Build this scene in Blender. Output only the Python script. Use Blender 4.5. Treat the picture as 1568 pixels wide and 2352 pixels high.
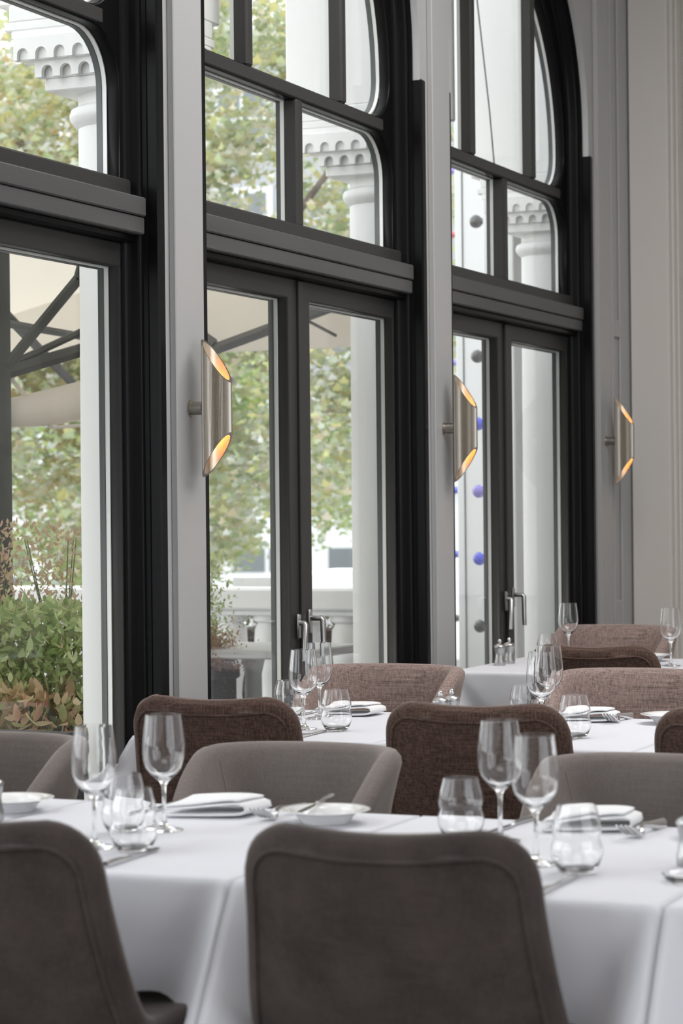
import bpy, math, random
import numpy as np
from mathutils import Matrix, Vector

# ------------------------------------------------------------------ scene, camera, light
for o in list(bpy.data.objects):
    bpy.data.objects.remove(o)
scene = bpy.context.scene
COL = scene.collection
R = math.radians

YAW, ROLL = 23.4, 0.590
cd = bpy.data.cameras.new('camera')
cd.sensor_fit = 'HORIZONTAL'; cd.sensor_width = 24.0
cd.lens = 24.0 * 5320 / 1568
cd.shift_y = -5.0 / 1568
cd.clip_end = 300
cd.dof.use_dof = True; cd.dof.focus_distance = 7.2; cd.dof.aperture_fstop = 5.6
cam = bpy.data.objects.new('camera', cd); COL.objects.link(cam)
cam.matrix_world = (Matrix.Translation((3.364, 0, 1.37)) @ Matrix.Rotation(R(YAW), 4, 'Z')
                    @ Matrix.Rotation(R(90), 4, 'X') @ Matrix.Rotation(-R(ROLL), 4, 'Z'))
scene.camera = cam

world = bpy.data.worlds.new('overcast_sky'); scene.world = world
world.use_nodes = True
bg = world.node_tree.nodes['Background']
bg.inputs['Color'].default_value = (0.93, 0.965, 1.0, 1)
bg.inputs['Strength'].default_value = 3.15

def area(name, loc, size, power, color, rot=(0, 0, 0)):
    l = bpy.data.lights.new(name, 'AREA'); l.shape = 'RECTANGLE'
    l.size, l.size_y = size; l.energy = power; l.color = color
    o = bpy.data.objects.new(name, l); COL.objects.link(o); o.location = loc; o.rotation_euler = rot
    return o
area('ceiling_fill_near', (3.6, -1.6, 4.72), (4.0, 3.0), 85, (1.0, 0.98, 0.96))  # added fill for surfaces facing the camera, no fixture behind it
area('ceiling_fill_far', (2.6, 7.0, 4.72), (3.8, 2.8), 195, (1.0, 0.98, 0.96))  # added fill over the back rows and end wall, no fixture behind it

vs = scene.view_settings
vs.view_transform = 'Standard'; vs.look = 'None'; vs.gamma = 1.0; vs.use_curve_mapping = False
vs.exposure = 0.0
scene.cycles.max_bounces = 14
scene.cycles.transparent_max_bounces = 24
scene.cycles.transmission_bounces = 12

# ------------------------------------------------------------------ materials
M = {}
def principled(name, color, rough=0.5, metal=0.0, sheen=0.0, spec=0.5, bump=None, vary=None, coat=0.0):
    m = bpy.data.materials.new(name); m.use_nodes = True
    nt = m.node_tree; b = nt.nodes['Principled BSDF']
    b.inputs['Base Color'].default_value = (*color, 1)
    b.inputs['Roughness'].default_value = rough
    b.inputs['Metallic'].default_value = metal
    b.inputs['Specular IOR Level'].default_value = spec
    b.inputs['Coat Weight'].default_value = coat
    if sheen:
        b.inputs['Sheen Weight'].default_value = sheen
        b.inputs['Sheen Roughness'].default_value = 0.35
        b.inputs['Sheen Tint'].default_value = (1, 0.93, 0.88, 1)
    tc = nt.nodes.new('ShaderNodeTexCoord')
    if vary:                                   # (scale, amount, stretch)
        sc, am, st = vary
        mp = nt.nodes.new('ShaderNodeMapping'); mp.inputs['Scale'].default_value = st
        nz = nt.nodes.new('ShaderNodeTexNoise'); nz.inputs['Scale'].default_value = sc; nz.inputs['Detail'].default_value = 5
        rp = nt.nodes.new('ShaderNodeValToRGB')
        rp.color_ramp.elements[0].position = 0.3; rp.color_ramp.elements[1].position = 0.7
        rp.color_ramp.elements[0].color = (*[c * (1 - am) for c in color], 1)
        rp.color_ramp.elements[1].color = (*[min(1, c * (1 + am)) for c in color], 1)
        nt.links.new(tc.outputs['Object'], mp.inputs['Vector']); nt.links.new(mp.outputs['Vector'], nz.inputs['Vector'])
        nt.links.new(nz.outputs['Fac'], rp.inputs['Fac']); nt.links.new(rp.outputs['Color'], b.inputs['Base Color'])
    if bump:                                   # (scale, strength, stretch)
        sc, am, st = bump
        mp = nt.nodes.new('ShaderNodeMapping'); mp.inputs['Scale'].default_value = st
        nz = nt.nodes.new('ShaderNodeTexNoise'); nz.inputs['Scale'].default_value = sc; nz.inputs['Detail'].default_value = 4
        bp = nt.nodes.new('ShaderNodeBump'); bp.inputs['Strength'].default_value = am; bp.inputs['Distance'].default_value = 0.01
        nt.links.new(tc.outputs['Object'], mp.inputs['Vector']); nt.links.new(mp.outputs['Vector'], nz.inputs['Vector'])
        nt.links.new(nz.outputs['Fac'], bp.inputs['Height']); nt.links.new(bp.outputs['Normal'], b.inputs['Normal'])
    M[name] = m
    return m

def fabric(name, color, weave, contrast, sheen, blotch=0.15):
    """woven upholstery: threads running both ways plus slow pile variation"""
    m = principled(name, color, 0.9, sheen=sheen, spec=0.15)
    nt = m.node_tree; b = nt.nodes['Principled BSDF']
    tc = nt.nodes.new('ShaderNodeTexCoord')
    facs = []
    for st in ((1, 1, 0.03), (0.03, 1, 1)):
        mp = nt.nodes.new('ShaderNodeMapping'); mp.inputs['Scale'].default_value = st
        nz = nt.nodes.new('ShaderNodeTexNoise'); nz.inputs['Scale'].default_value = weave
        nz.inputs['Detail'].default_value = 3; nz.inputs['Roughness'].default_value = 0.7
        nt.links.new(tc.outputs['Object'], mp.inputs['Vector']); nt.links.new(mp.outputs['Vector'], nz.inputs['Vector'])
        facs.append(nz.outputs['Fac'])
    bl = nt.nodes.new('ShaderNodeTexNoise'); bl.inputs['Scale'].default_value = 9; bl.inputs['Detail'].default_value = 3
    nt.links.new(tc.outputs['Object'], bl.inputs['Vector'])
    def math_(op, a, c):
        n = nt.nodes.new('ShaderNodeMath'); n.operation = op
        for i, v in enumerate((a, c)):
            if isinstance(v, (int, float)): n.inputs[i].default_value = v
            else: nt.links.new(v, n.inputs[i])
        return n.outputs[0]
    s = math_('ADD', facs[0], facs[1])                       # about 1
    s2 = math_('MULTIPLY', math_('SUBTRACT', s, 1.0), contrast)
    s3 = math_('MULTIPLY', math_('SUBTRACT', bl.outputs['Fac'], 0.5), blotch * 4)
    k = math_('ADD', math_('ADD', s2, s3), 1.0)
    k = math_('MAXIMUM', k, 0.25)
    vm = nt.nodes.new('ShaderNodeVectorMath'); vm.operation = 'SCALE'
    vm.inputs[0].default_value = color
    nt.links.new(k, vm.inputs['Scale']); nt.links.new(vm.outputs[0], b.inputs['Base Color'])
    bp = nt.nodes.new('ShaderNodeBump'); bp.inputs['Strength'].default_value = 0.25; bp.inputs['Distance'].default_value = 0.003
    nt.links.new(s, bp.inputs['Height']); nt.links.new(bp.outputs['Normal'], b.inputs['Normal'])
    return m

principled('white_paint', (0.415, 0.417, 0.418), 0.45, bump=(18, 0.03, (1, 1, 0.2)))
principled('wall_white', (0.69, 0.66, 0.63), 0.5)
principled('black_shaded', (0.0055, 0.0055, 0.006), 0.30, spec=0.12, bump=(40, 0.06, (0.2, 0.2, 1)))  # frame black deepened, shade of the jambs put into the colour
principled('black_beam', (0.085, 0.085, 0.086), 0.45, bump=(30, 0.12, (1, 0.1, 1)), vary=(6, 0.2, (1, 0.1, 1)))
principled('black_lit', (0.042, 0.041, 0.040), 0.4, spec=0.25, bump=(40, 0.06, (0.2, 0.2, 1)))  # paler copy of the frame black, light on front faces put into the colour
principled('seal_white', (0.75, 0.75, 0.73), 0.5)
principled('seal_grey', (0.09, 0.095, 0.095), 0.5)
principled('brass', (0.43, 0.395, 0.345), 0.33, metal=1.0)
principled('brass_glow', (0.80, 0.68, 0.54), 0.42, metal=1.0)  # paler copy of the brass, strengthens the glow inside the shade
principled('steel', (0.72, 0.72, 0.72), 0.18, metal=1.0)
principled('satin_steel', (0.5, 0.5, 0.5), 0.33, metal=1.0)
principled('porcelain', (0.84, 0.84, 0.84), 0.12, coat=0.4)
principled('cloth', (0.69, 0.70, 0.748), 0.75, sheen=0.1, spec=0.2, bump=(5, 0.10, (1, 0.25, 1)))
principled('napkin_cloth', (0.84, 0.845, 0.86), 0.85, spec=0.2, bump=(60, 0.1, (1, 1, 1)))
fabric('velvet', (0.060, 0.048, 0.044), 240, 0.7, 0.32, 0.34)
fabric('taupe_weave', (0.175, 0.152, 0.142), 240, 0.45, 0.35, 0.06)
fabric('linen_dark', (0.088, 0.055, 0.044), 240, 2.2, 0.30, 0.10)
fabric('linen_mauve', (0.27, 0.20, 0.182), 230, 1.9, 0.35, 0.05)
principled('chair_wood', (0.03, 0.022, 0.018), 0.4)
principled('floor_wood', (0.10, 0.075, 0.055), 0.35, vary=(3, 0.3, (1, 0.1, 1)))
principled('stone_white', (0.80, 0.80, 0.785), 0.7, bump=(14, 0.12, (1, 1, 1)))
principled('post_white', (0.80, 0.805, 0.80), 0.6)
principled('terrace_paving', (0.30, 0.30, 0.305), 0.8, vary=(4, 0.25, (1, 1, 1)))
principled('asphalt', (0.22, 0.22, 0.22), 0.9)
principled('canvas', (0.80, 0.765, 0.71), 0.9)
principled('frame_green', (0.05, 0.055, 0.05), 0.6, vary=(5, 0.3, (1, 1, 1)))
principled('strut_grey', (0.10, 0.105, 0.105), 0.6)
principled('pavement_furniture', (0.46, 0.46, 0.45), 0.6)
principled('planter_dark', (0.055, 0.055, 0.06), 0.7)
principled('bark', (0.13, 0.10, 0.08), 0.9, vary=(8, 0.4, (1, 1, 0.3)))
principled('house_white', (0.80, 0.81, 0.81), 0.7)
principled('house_grey', (0.40, 0.41, 0.42), 0.8)
principled('house_brick', (0.32, 0.25, 0.22), 0.9, vary=(6, 0.2, (1, 1, 1)))
principled('house_glass', (0.16, 0.18, 0.19), 0.1)
principled('lamp_green', (0.05, 0.09, 0.08), 0.5)
principled('red_paint', (0.5, 0.08, 0.06), 0.5)
principled('soil', (0.04, 0.03, 0.025), 0.9)

# canvas lets some daylight through
nt = M['canvas'].node_tree; b = nt.nodes['Principled BSDF']; out = nt.nodes['Material Output']
tl = nt.nodes.new('ShaderNodeBsdfTranslucent'); tl.inputs['Color'].default_value = (0.88, 0.84, 0.77, 1)
mx = nt.nodes.new('ShaderNodeMixShader'); mx.inputs[0].default_value = 0.55
nt.links.new(b.outputs[0], mx.inputs[1]); nt.links.new(tl.outputs[0], mx.inputs[2]); nt.links.new(mx.outputs[0], out.inputs['Surface'])

def pane_mat(name, tint, ior):
    m = bpy.data.materials.new(name); m.use_nodes = True; nt = m.node_tree; nt.nodes.clear()
    out = nt.nodes.new('ShaderNodeOutputMaterial'); mx = nt.nodes.new('ShaderNodeMixShader')
    lw = nt.nodes.new('ShaderNodeLayerWeight'); lw.inputs['Blend'].default_value = 0.5      # Schlick reflectance, same from both sides
    pw = nt.nodes.new('ShaderNodeMath'); pw.operation = 'POWER'; pw.inputs[1].default_value = 5
    fr = nt.nodes.new('ShaderNodeMath'); fr.operation = 'MULTIPLY_ADD'; fr.inputs[1].default_value = 1 - ior; fr.inputs[2].default_value = ior
    nt.links.new(lw.outputs['Facing'], pw.inputs[0]); nt.links.new(pw.outputs[0], fr.inputs[0])
    tr = nt.nodes.new('ShaderNodeBsdfTransparent'); tr.inputs['Color'].default_value = (*tint, 1)
    gl = nt.nodes.new('ShaderNodeBsdfGlossy'); gl.inputs['Roughness'].default_value = 0.0
    nt.links.new(fr.outputs[0], mx.inputs[0]); nt.links.new(tr.outputs[0], mx.inputs[1]); nt.links.new(gl.outputs[0], mx.inputs[2])
    nt.links.new(mx.outputs[0], out.inputs['Surface']); M[name] = m
pane_mat('window_glass', (0.985, 0.99, 0.985), 0.03)

def glass_mat(name, color, rough=0.0, ior=1.47):
    m = bpy.data.materials.new(name); m.use_nodes = True; nt = m.node_tree; nt.nodes.clear()
    out = nt.nodes.new('ShaderNodeOutputMaterial'); g = nt.nodes.new('ShaderNodeBsdfGlass')
    g.inputs['Color'].default_value = (*color, 1); g.inputs['Roughness'].default_value = rough; g.inputs['IOR'].default_value = ior
    nt.links.new(g.outputs[0], out.inputs['Surface']); M[name] = m
glass_mat('crystal', (1, 1, 1))
for nm, c in dict(ball_blue=(0.07, 0.10, 0.62), ball_violet=(0.26, 0.22, 0.62), ball_grey=(0.05, 0.05, 0.055), ball_green=(0.05, 0.42, 0.28),
                  ball_amber=(0.75, 0.30, 0.10), ball_red=(0.6, 0.10, 0.12)).items():
    principled(nm, c, 0.06, coat=0.6, vary=(22, 0.5, (1, 1, 1)))

def leaf_mat(name, stops, k=1.22):
    stops = [tuple(min(.82, c * k) for c in q) for q in stops]
    m = bpy.data.materials.new(name); m.use_nodes = True; nt = m.node_tree; nt.nodes.clear()
    out = nt.nodes.new('ShaderNodeOutputMaterial'); g = nt.nodes.new('ShaderNodeNewGeometry')
    rp = nt.nodes.new('ShaderNodeValToRGB'); el = rp.color_ramp.elements
    el[0].position, el[0].color = 0.0, (*stops[0], 1); el[1].position, el[1].color = 1.0, (*stops[-1], 1)
    for i, s in enumerate(stops[1:-1]):
        e = el.new((i + 1) / (len(stops) - 1)); e.color = (*s, 1)
    d = nt.nodes.new('ShaderNodeBsdfPrincipled'); d.inputs['Roughness'].default_value = 0.45; d.inputs['Specular IOR Level'].default_value = 0.4
    t = nt.nodes.new('ShaderNodeBsdfTranslucent'); mx = nt.nodes.new('ShaderNodeMixShader'); mx.inputs[0].default_value = 0.5
    nt.links.new(g.outputs['Random Per Island'], rp.inputs['Fac'])
    nt.links.new(rp.outputs['Color'], d.inputs['Base Color']); nt.links.new(rp.outputs['Color'], t.inputs['Color'])
    nt.links.new(d.outputs[0], mx.inputs[1]); nt.links.new(t.outputs[0], mx.inputs[2]); nt.links.new(mx.outputs[0], out.inputs['Surface']); M[name] = m
leaf_mat('maple_leaves', [(0.24, 0.31, 0.16), (0.40, 0.46, 0.29), (0.56, 0.52, 0.22), (0.48, 0.54, 0.42), (0.72, 0.73, 0.66), (0.52, 0.42, 0.24)])  # palest stop paints sky highlights into the leaf colour
leaf_mat('autumn_leaves', [(0.30, 0.34, 0.17), (0.52, 0.48, 0.22), (0.54, 0.40, 0.22), (0.46, 0.50, 0.32), (0.70, 0.70, 0.60)])  # last, whitish stop stands for sky glints on the leaves
leaf_mat('garden_leaves', [(0.20, 0.28, 0.11), (0.32, 0.42, 0.18), (0.50, 0.56, 0.28), (0.42, 0.46, 0.28)])
leaf_mat('coleus_leaves', [(0.48, 0.33, 0.22), (0.66, 0.54, 0.36), (0.30, 0.34, 0.14), (0.60, 0.50, 0.32), (0.46, 0.20, 0.15)])
leaf_mat('seed_heads', [(0.44, 0.38, 0.22), (0.50, 0.32, 0.24), (0.46, 0.48, 0.28)])
leaf_mat('heather', [(0.26, 0.12, 0.06), (0.34, 0.17, 0.08), (0.20, 0.10, 0.06)])
leaf_mat('hedge_leaves', [(0.09, 0.10, 0.06), (0.13, 0.14, 0.08), (0.16, 0.13, 0.09)], 1.0)
leaf_mat('street_green', [(0.32, 0.42, 0.16), (0.45, 0.50, 0.20), (0.30, 0.40, 0.22)])

# ------------------------------------------------------------------ mesh helpers
def link(o, parent=None):
    COL.objects.link(o)
    if parent is not None: o.parent = parent
    return o
def mesh(name, verts, faces, smooth=False):
    me = bpy.data.meshes.new(name); me.from_pydata([tuple(map(float, v)) for v in verts], [], faces); me.update()
    if smooth:
        me.polygons.foreach_set('use_smooth', [True] * len(me.polygons))
    return me
def obj(name, me, mat, parent=None, loc=None):
    o = bpy.data.objects.new(name, me)
    if mat and not me.materials: me.materials.append(M[mat])
    if loc is not None: o.location = loc
    return link(o, parent)
def thing(name, loc=(0, 0, 0), rz=0.0, label=None, cat=None, group=None, kind=None):
    o = bpy.data.objects.new(name, None); COL.objects.link(o); o.location = loc; o.rotation_euler = (0, 0, rz)
    tag(o, label, cat, group, kind); return o
def tag(o, label=None, cat=None, group=None, kind=None):
    for k, v in (('label', label), ('category', cat), ('group', group), ('kind', kind)):
        if v: o[k] = v
    return o
def copy_tree(o, parent=None):
    c = o.copy(); COL.objects.link(c); c.parent = parent
    for ch in list(o.children): copy_tree(ch, c)
    return c
class MB:
    def __init__(s): s.v = []; s.f = []
    def add(s, v, f):
        n = len(s.v); s.v += [tuple(p) for p in v]; s.f += [tuple(i + n for i in q) for q in f]; return s
    def box(s, x0, x1, y0, y1, z0, z1):
        v = [(x, y, z) for x in (x0, x1) for y in (y0, y1) for z in (z0, z1)]
        return s.add(v, [(0, 1, 3, 2), (4, 6, 7, 5), (0, 4, 5, 1), (2, 3, 7, 6), (0, 2, 6, 4), (1, 5, 7, 3)])
    def cbox(s, x0, x1, y0, y1, z0, z1, c):
        """box with chamfered edges"""
        v = []; idx = {}
        P = ((x0, x1), (y0, y1), (z0, z1))
        for sx in (0, 1):
            for sy in (0, 1):
                for sz in (0, 1):
                    s3 = (sx, sy, sz)
                    for ax in range(3):
                        p = [P[k][s3[k]] if k == ax else P[k][s3[k]] + (c if s3[k] == 0 else -c) for k in range(3)]
                        idx[(s3, ax)] = len(v); v.append(p)
        f = []
        for ax in range(3):
            a, b_ = [k for k in range(3) if k != ax]
            for sgn in (0, 1):
                q = []
                for (ia, ib) in ((0, 0), (1, 0), (1, 1), (0, 1)):
                    s3 = [0, 0, 0]; s3[ax] = sgn; s3[a] = ia; s3[b_] = ib; q.append(idx[(tuple(s3), ax)])
                flip = (sgn == 0) != (ax == 1)
                f.append(tuple(q[::-1]) if flip else tuple(q))
        for ax in range(3):                                   # edges along ax
            a, b_ = [k for k in range(3) if k != ax]
            for ia in (0, 1):
                for ib in (0, 1):
                    e = []
                    for t in (0, 1):
                        s3 = [0, 0, 0]; s3[ax] = t; s3[a] = ia; s3[b_] = ib; e.append(tuple(s3))
                    f.append((idx[(e[0], a)], idx[(e[1], a)], idx[(e[1], b_)], idx[(e[0], b_)]))
        for sx in (0, 1):
            for sy in (0, 1):
                for sz in (0, 1):
                    f.append(tuple(idx[((sx, sy, sz), ax)] for ax in range(3)))
        return s.add(v, f)
    def tube(s, pts, r, n=8, closed=False, caps=True):
        pts = [Vector(p) for p in pts]; N = len(pts); rr = r if hasattr(r, '__len__') else [r] * N
        v = []; up0 = None
        for i, p in enumerate(pts):
            a = pts[(i - 1) % N] if (closed or i > 0) else p
            b_ = pts[(i + 1) % N] if (closed or i < N - 1) else p
            t = (b_ - a).normalized()
            if up0 is None:
                up0 = Vector((0, 0, 1)) if abs(t.z) < .9 else Vector((1, 0, 0))
            side = t.cross(up0)
            if side.length < 1e-5: side = t.cross(Vector((0, 1, 0)))
            side.normalize(); u = side.cross(t).normalized(); up0 = u
            for k in range(n):
                an = 2 * math.pi * k / n
                v.append(p + (side * math.cos(an) + u * math.sin(an)) * rr[i])
        f = []
        for i in range(N if closed else N - 1):
            j = (i + 1) % N
            for k in range(n):
                f.append((i * n + k, i * n + (k + 1) % n, j * n + (k + 1) % n, j * n + k))
        if caps and not closed:
            f.append(tuple(range(n))[::-1]); f.append(tuple((N - 1) * n + k for k in range(n)))
        return s.add(v, f)
    def lathe(s, prof, n=32, loc=(0, 0, 0)):
        v = []; f = []; m = len(prof)
        for k in range(n):
            a = 2 * math.pi * k / n
            for (r_, z) in prof: v.append((loc[0] + r_ * math.cos(a), loc[1] + r_ * math.sin(a), loc[2] + z))
        for k in range(n):
            k2 = (k + 1) % n
            for i in range(m - 1):
                f.append((k * m + i, k2 * m + i, k2 * m + i + 1, k * m + i + 1))
        if prof[0][0] > 1e-6: f.append(tuple(k * m for k in range(n))[::-1])
        if prof[-1][0] > 1e-6: f.append(tuple(k * m + m - 1 for k in range(n)))
        return s.add(v, f)
    def me(s, name, smooth=False):
        m = mesh(name, s.v, s.f, smooth)
        import bmesh
        bm = bmesh.new(); bm.from_mesh(m); bmesh.ops.remove_doubles(bm, verts=bm.verts, dist=1e-6)
        bmesh.ops.recalc_face_normals(bm, faces=bm.faces); bm.to_mesh(m); bm.free()
        if smooth:
            m.polygons.foreach_set('use_smooth', [True] * len(m.polygons))
            try: m.set_sharp_from_angle(angle=R(42))
            except Exception: pass
        return m
    def build(s, name, mat, parent=None, smooth=False, loc=None): return obj(name, s.me(name, smooth), mat, parent, loc)

def bx(name, x0, x1, y0, y1, z0, z1, mat, parent=None, c=0.0):
    m = MB()
    (m.cbox(x0, x1, y0, y1, z0, z1, c) if c else m.box(x0, x1, y0, y1, z0, z1))
    return m.build(name, mat, parent)

PERM = Matrix(((0, 0, 1, 0), (1, 0, 0, 0), (0, 1, 0, 0), (0, 0, 0, 1)))     # curve plane (x,y) -> world (Y,Z), depth -> X
def plate(name, outlines, x0, x1, mat, parent=None, bevel=0.0, flat='X'):
    """flat board with holes: closed outlines in the (Y,Z) plane, thickness x0..x1"""
    cu = bpy.data.curves.new(name, 'CURVE'); cu.dimensions = '2D'; cu.fill_mode = 'BOTH'
    for pts in outlines:
        sp = cu.splines.new('POLY'); sp.points.add(len(pts) - 1); sp.use_cyclic_u = True
        for p, q in zip(sp.points, pts): p.co = (q[0], q[1], 0, 1)
    cu.extrude = (x1 - x0) / 2 - bevel; cu.bevel_depth = bevel; cu.bevel_resolution = 1
    if bevel: cu.offset = -bevel
    tmp = bpy.data.objects.new(name, cu); COL.objects.link(tmp)
    dg = bpy.context.evaluated_depsgraph_get()
    me = bpy.data.meshes.new_from_object(tmp.evaluated_get(dg)); me.name = name
    bpy.data.objects.remove(tmp); bpy.data.curves.remove(cu)
    if flat == 'X':
        me.transform(Matrix.Translation(((x0 + x1) / 2, 0, 0)) @ PERM)
    else:                                    # outlines in (X,Z), thickness along Y
        me.transform(Matrix.Translation((0, (x0 + x1) / 2, 0)) @ Matrix(((1, 0, 0, 0), (0, 0, -1, 0), (0, 1, 0, 0), (0, 0, 0, 1))))
    me.materials.clear()
    return obj(name, me, mat, parent)

def arc(cx, cz, r, a0, a1, n):
    return [(cx + r * math.cos(R(a0 + (a1 - a0) * i / n)), cz + r * math.sin(R(a0 + (a1 - a0) * i / n))) for i in range(n + 1)]

def shell(name, P, th, rings=5):
    """padded sheet with a rounded rim from a grid P[r][c] of mid-surface points; th thickness (array or number)"""
    P = np.array(P, float); Rn, Cn, _ = P.shape
    th = np.broadcast_to(np.asarray(th, float), (Rn, Cn)) / 2
    du = np.gradient(P, axis=1); dv = np.gradient(P, axis=0)
    N = np.cross(du, dv); N /= np.linalg.norm(N, axis=2, keepdims=True) + 1e-12
    loop = [(0, c) for c in range(Cn)] + [(r, Cn - 1) for r in range(1, Rn)] + [(Rn - 1, c) for c in range(Cn - 2, -1, -1)] + [(r, 0) for r in range(Rn - 2, 0, -1)]
    V = [tuple(P[r, c] + N[r, c] * th[r, c]) for r in range(Rn) for c in range(Cn)]
    nF = Rn * Cn
    V += [tuple(P[r, c] - N[r, c] * th[r, c]) for r in range(Rn) for c in range(Cn)]
    F = []
    for r in range(Rn - 1):
        for c in range(Cn - 1):
            a = r * Cn + c; q = (a, a + 1, a + Cn + 1, a + Cn)
            F.append(q); F.append(tuple(nF + i for i in q[::-1]))
    L = len(loop); outd = []
    for i, (r, c) in enumerate(loop):
        t = P[loop[(i + 1) % L]] - P[loop[(i - 1) % L]]
        o = np.cross(t, N[r, c]); o /= np.linalg.norm(o) + 1e-12
        inner = P[min(max(r, 1), Rn - 2), min(max(c, 1), Cn - 2)]
        if o.dot(P[r, c] - inner) < 0: o = -o
        outd.append(o)
    prev = [r * Cn + c for (r, c) in loop]
    for k in range(1, rings + 1):
        if k == rings: cur = [nF + r * Cn + c for (r, c) in loop]
        else:
            ph = math.pi * k / rings; cur = []
            for (r, c), o in zip(loop, outd):
                cur.append(len(V)); V.append(tuple(P[r, c] + o * th[r, c] * math.sin(ph) + N[r, c] * th[r, c] * math.cos(ph)))
        for i in range(L):
            j = (i + 1) % L; F.append((prev[i], cur[i], cur[j], prev[j]))
        prev = cur
    me = mesh(name, V, F, True)
    import bmesh
    bm = bmesh.new(); bm.from_mesh(me); bmesh.ops.recalc_face_normals(bm, faces=bm.faces); bm.to_mesh(me); bm.free()
    me.polygons.foreach_set('use_smooth', [True] * len(me.polygons))
    return me

def spline(pts, n):
    """Catmull-Rom through pts, resampled to n points of equal arc length"""
    pts = np.array(pts, float); P = np.vstack([2 * pts[0] - pts[1], pts, 2 * pts[-1] - pts[-2]])
    o = []
    for i in range(1, len(P) - 2):
        for t in np.linspace(0, 1, 24, endpoint=False):
            p0, p1, p2, p3 = P[i - 1:i + 3]
            o.append(.5 * (2 * p1 + (p2 - p0) * t + (2 * p0 - 5 * p1 + 4 * p2 - p3) * t * t + (3 * p1 - p0 - 3 * p2 + p3) * t ** 3))
    o.append(P[-2]); o = np.array(o)
    s = np.concatenate([[0], np.cumsum(np.linalg.norm(np.diff(o, axis=0), axis=1))])
    q = np.linspace(0, s[-1], n)
    return np.stack([np.interp(q, s, o[:, k]) for k in range(o.shape[1])], 1), s[-1]
def smooth01(a, b_, x):
    t = min(1, max(0, (x - a) / (b_ - a))); return t * t * (3 - 2 * t)

# ------------------------------------------------------------------ the room
PITCH = 2.2455
BAYS = [5.4, 7.6455, 9.891]                 # centres of the three windows in view
YF, YR, XR, HC = 11.78, -4.0, 7.6, 4.8       # far wall, rear wall, right wall, ceiling height
ARCH_W, ARCH_Z = 0.958, 3.2

def arch_outline(c, w, z0, zs, n=28, rad=None):
    return [(c - w, z0), (c + w, z0)] + arc(c, zs, w, 0, 180, n)

st = lambda o: tag(o, kind='structure')
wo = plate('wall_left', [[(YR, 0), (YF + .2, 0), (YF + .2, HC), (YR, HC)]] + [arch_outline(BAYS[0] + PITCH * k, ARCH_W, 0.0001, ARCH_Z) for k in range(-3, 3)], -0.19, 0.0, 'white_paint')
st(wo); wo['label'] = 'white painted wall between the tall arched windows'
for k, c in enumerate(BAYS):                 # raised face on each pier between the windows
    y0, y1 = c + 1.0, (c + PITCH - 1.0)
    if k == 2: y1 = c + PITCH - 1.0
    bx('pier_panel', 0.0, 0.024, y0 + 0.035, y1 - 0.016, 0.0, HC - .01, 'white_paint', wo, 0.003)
bx('pier_moulding', 0.0, 0.016, 11.17, 11.20, 0.0, HC - .01, 'white_paint', wo, 0.004)
for z0, z1 in ((2.225, 2.313), (4.2, 4.3), (0.0, 0.9)):
    bx('panel_rail', 0.0, 0.012, 11.20, 11.32, z0, z1, 'white_paint', wo, 0.004)
bx('panel_stile', 0.0, 0.012, 11.32, 11.36, 0.0, HC - .01, 'white_paint', wo, 0.004)

wf = st(bx('wall_back', -0.2, XR, YF, YF + .2, 0, HC, 'wall_white')); wf['label'] = 'pale panelled end wall with a tall flat pilaster'
pil = bx('pilaster', 0.006, 0.212, 11.52, YF, 0, HC - .01, 'wall_white', wf, 0.006)
bx('pilaster_edge', 0.212, 0.226, 11.57, YF, 0, HC - .01, 'wall_white', wf, 0.003)
bx('pilaster_edge', 0.226, 0.238, 11.62, YF, 0, HC - .01, 'wall_white', wf, 0.003)
for z0, z1 in ((0.9, 2.34), (2.55, 3.03), (3.25, 4.4)):
    bx('panel_block', 0.238, 1.4, 11.715, YF, z0, z1, 'wall_white', wf, 0.008)
for x in (1.4, 3.2, 5.0):
    bx('pilaster', x, x + .24, 11.50, YF, 0, HC - .01, 'wall_white', wf, 0.006)
st(bx('baseboard_back', 0.24, XR, 11.70, YF, 0, 0.16, 'wall_white'))['label'] = 'white skirting along the end wall'
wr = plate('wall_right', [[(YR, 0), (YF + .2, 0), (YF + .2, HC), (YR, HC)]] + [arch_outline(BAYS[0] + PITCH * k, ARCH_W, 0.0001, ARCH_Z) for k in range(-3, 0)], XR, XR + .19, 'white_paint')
st(wr)['label'] = 'white wall with arched openings on the far side of the room'
st(bx('wall_front', -0.2, XR + .2, YR - .2, YR, 0, HC, 'wall_white'))['label'] = 'plain pale wall behind the viewer'
st(bx('floor', -0.19, XR + .2, YR, YF + .2, -0.12, 0.0, 'floor_wood'))['label'] = 'dark wooden restaurant floor under the tables'
st(bx('ceiling', -0.2, XR + .2, YR - .2, YF + .2, HC, HC + .12, 'wall_white'))['label'] = 'high pale ceiling over the dining room'

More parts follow.
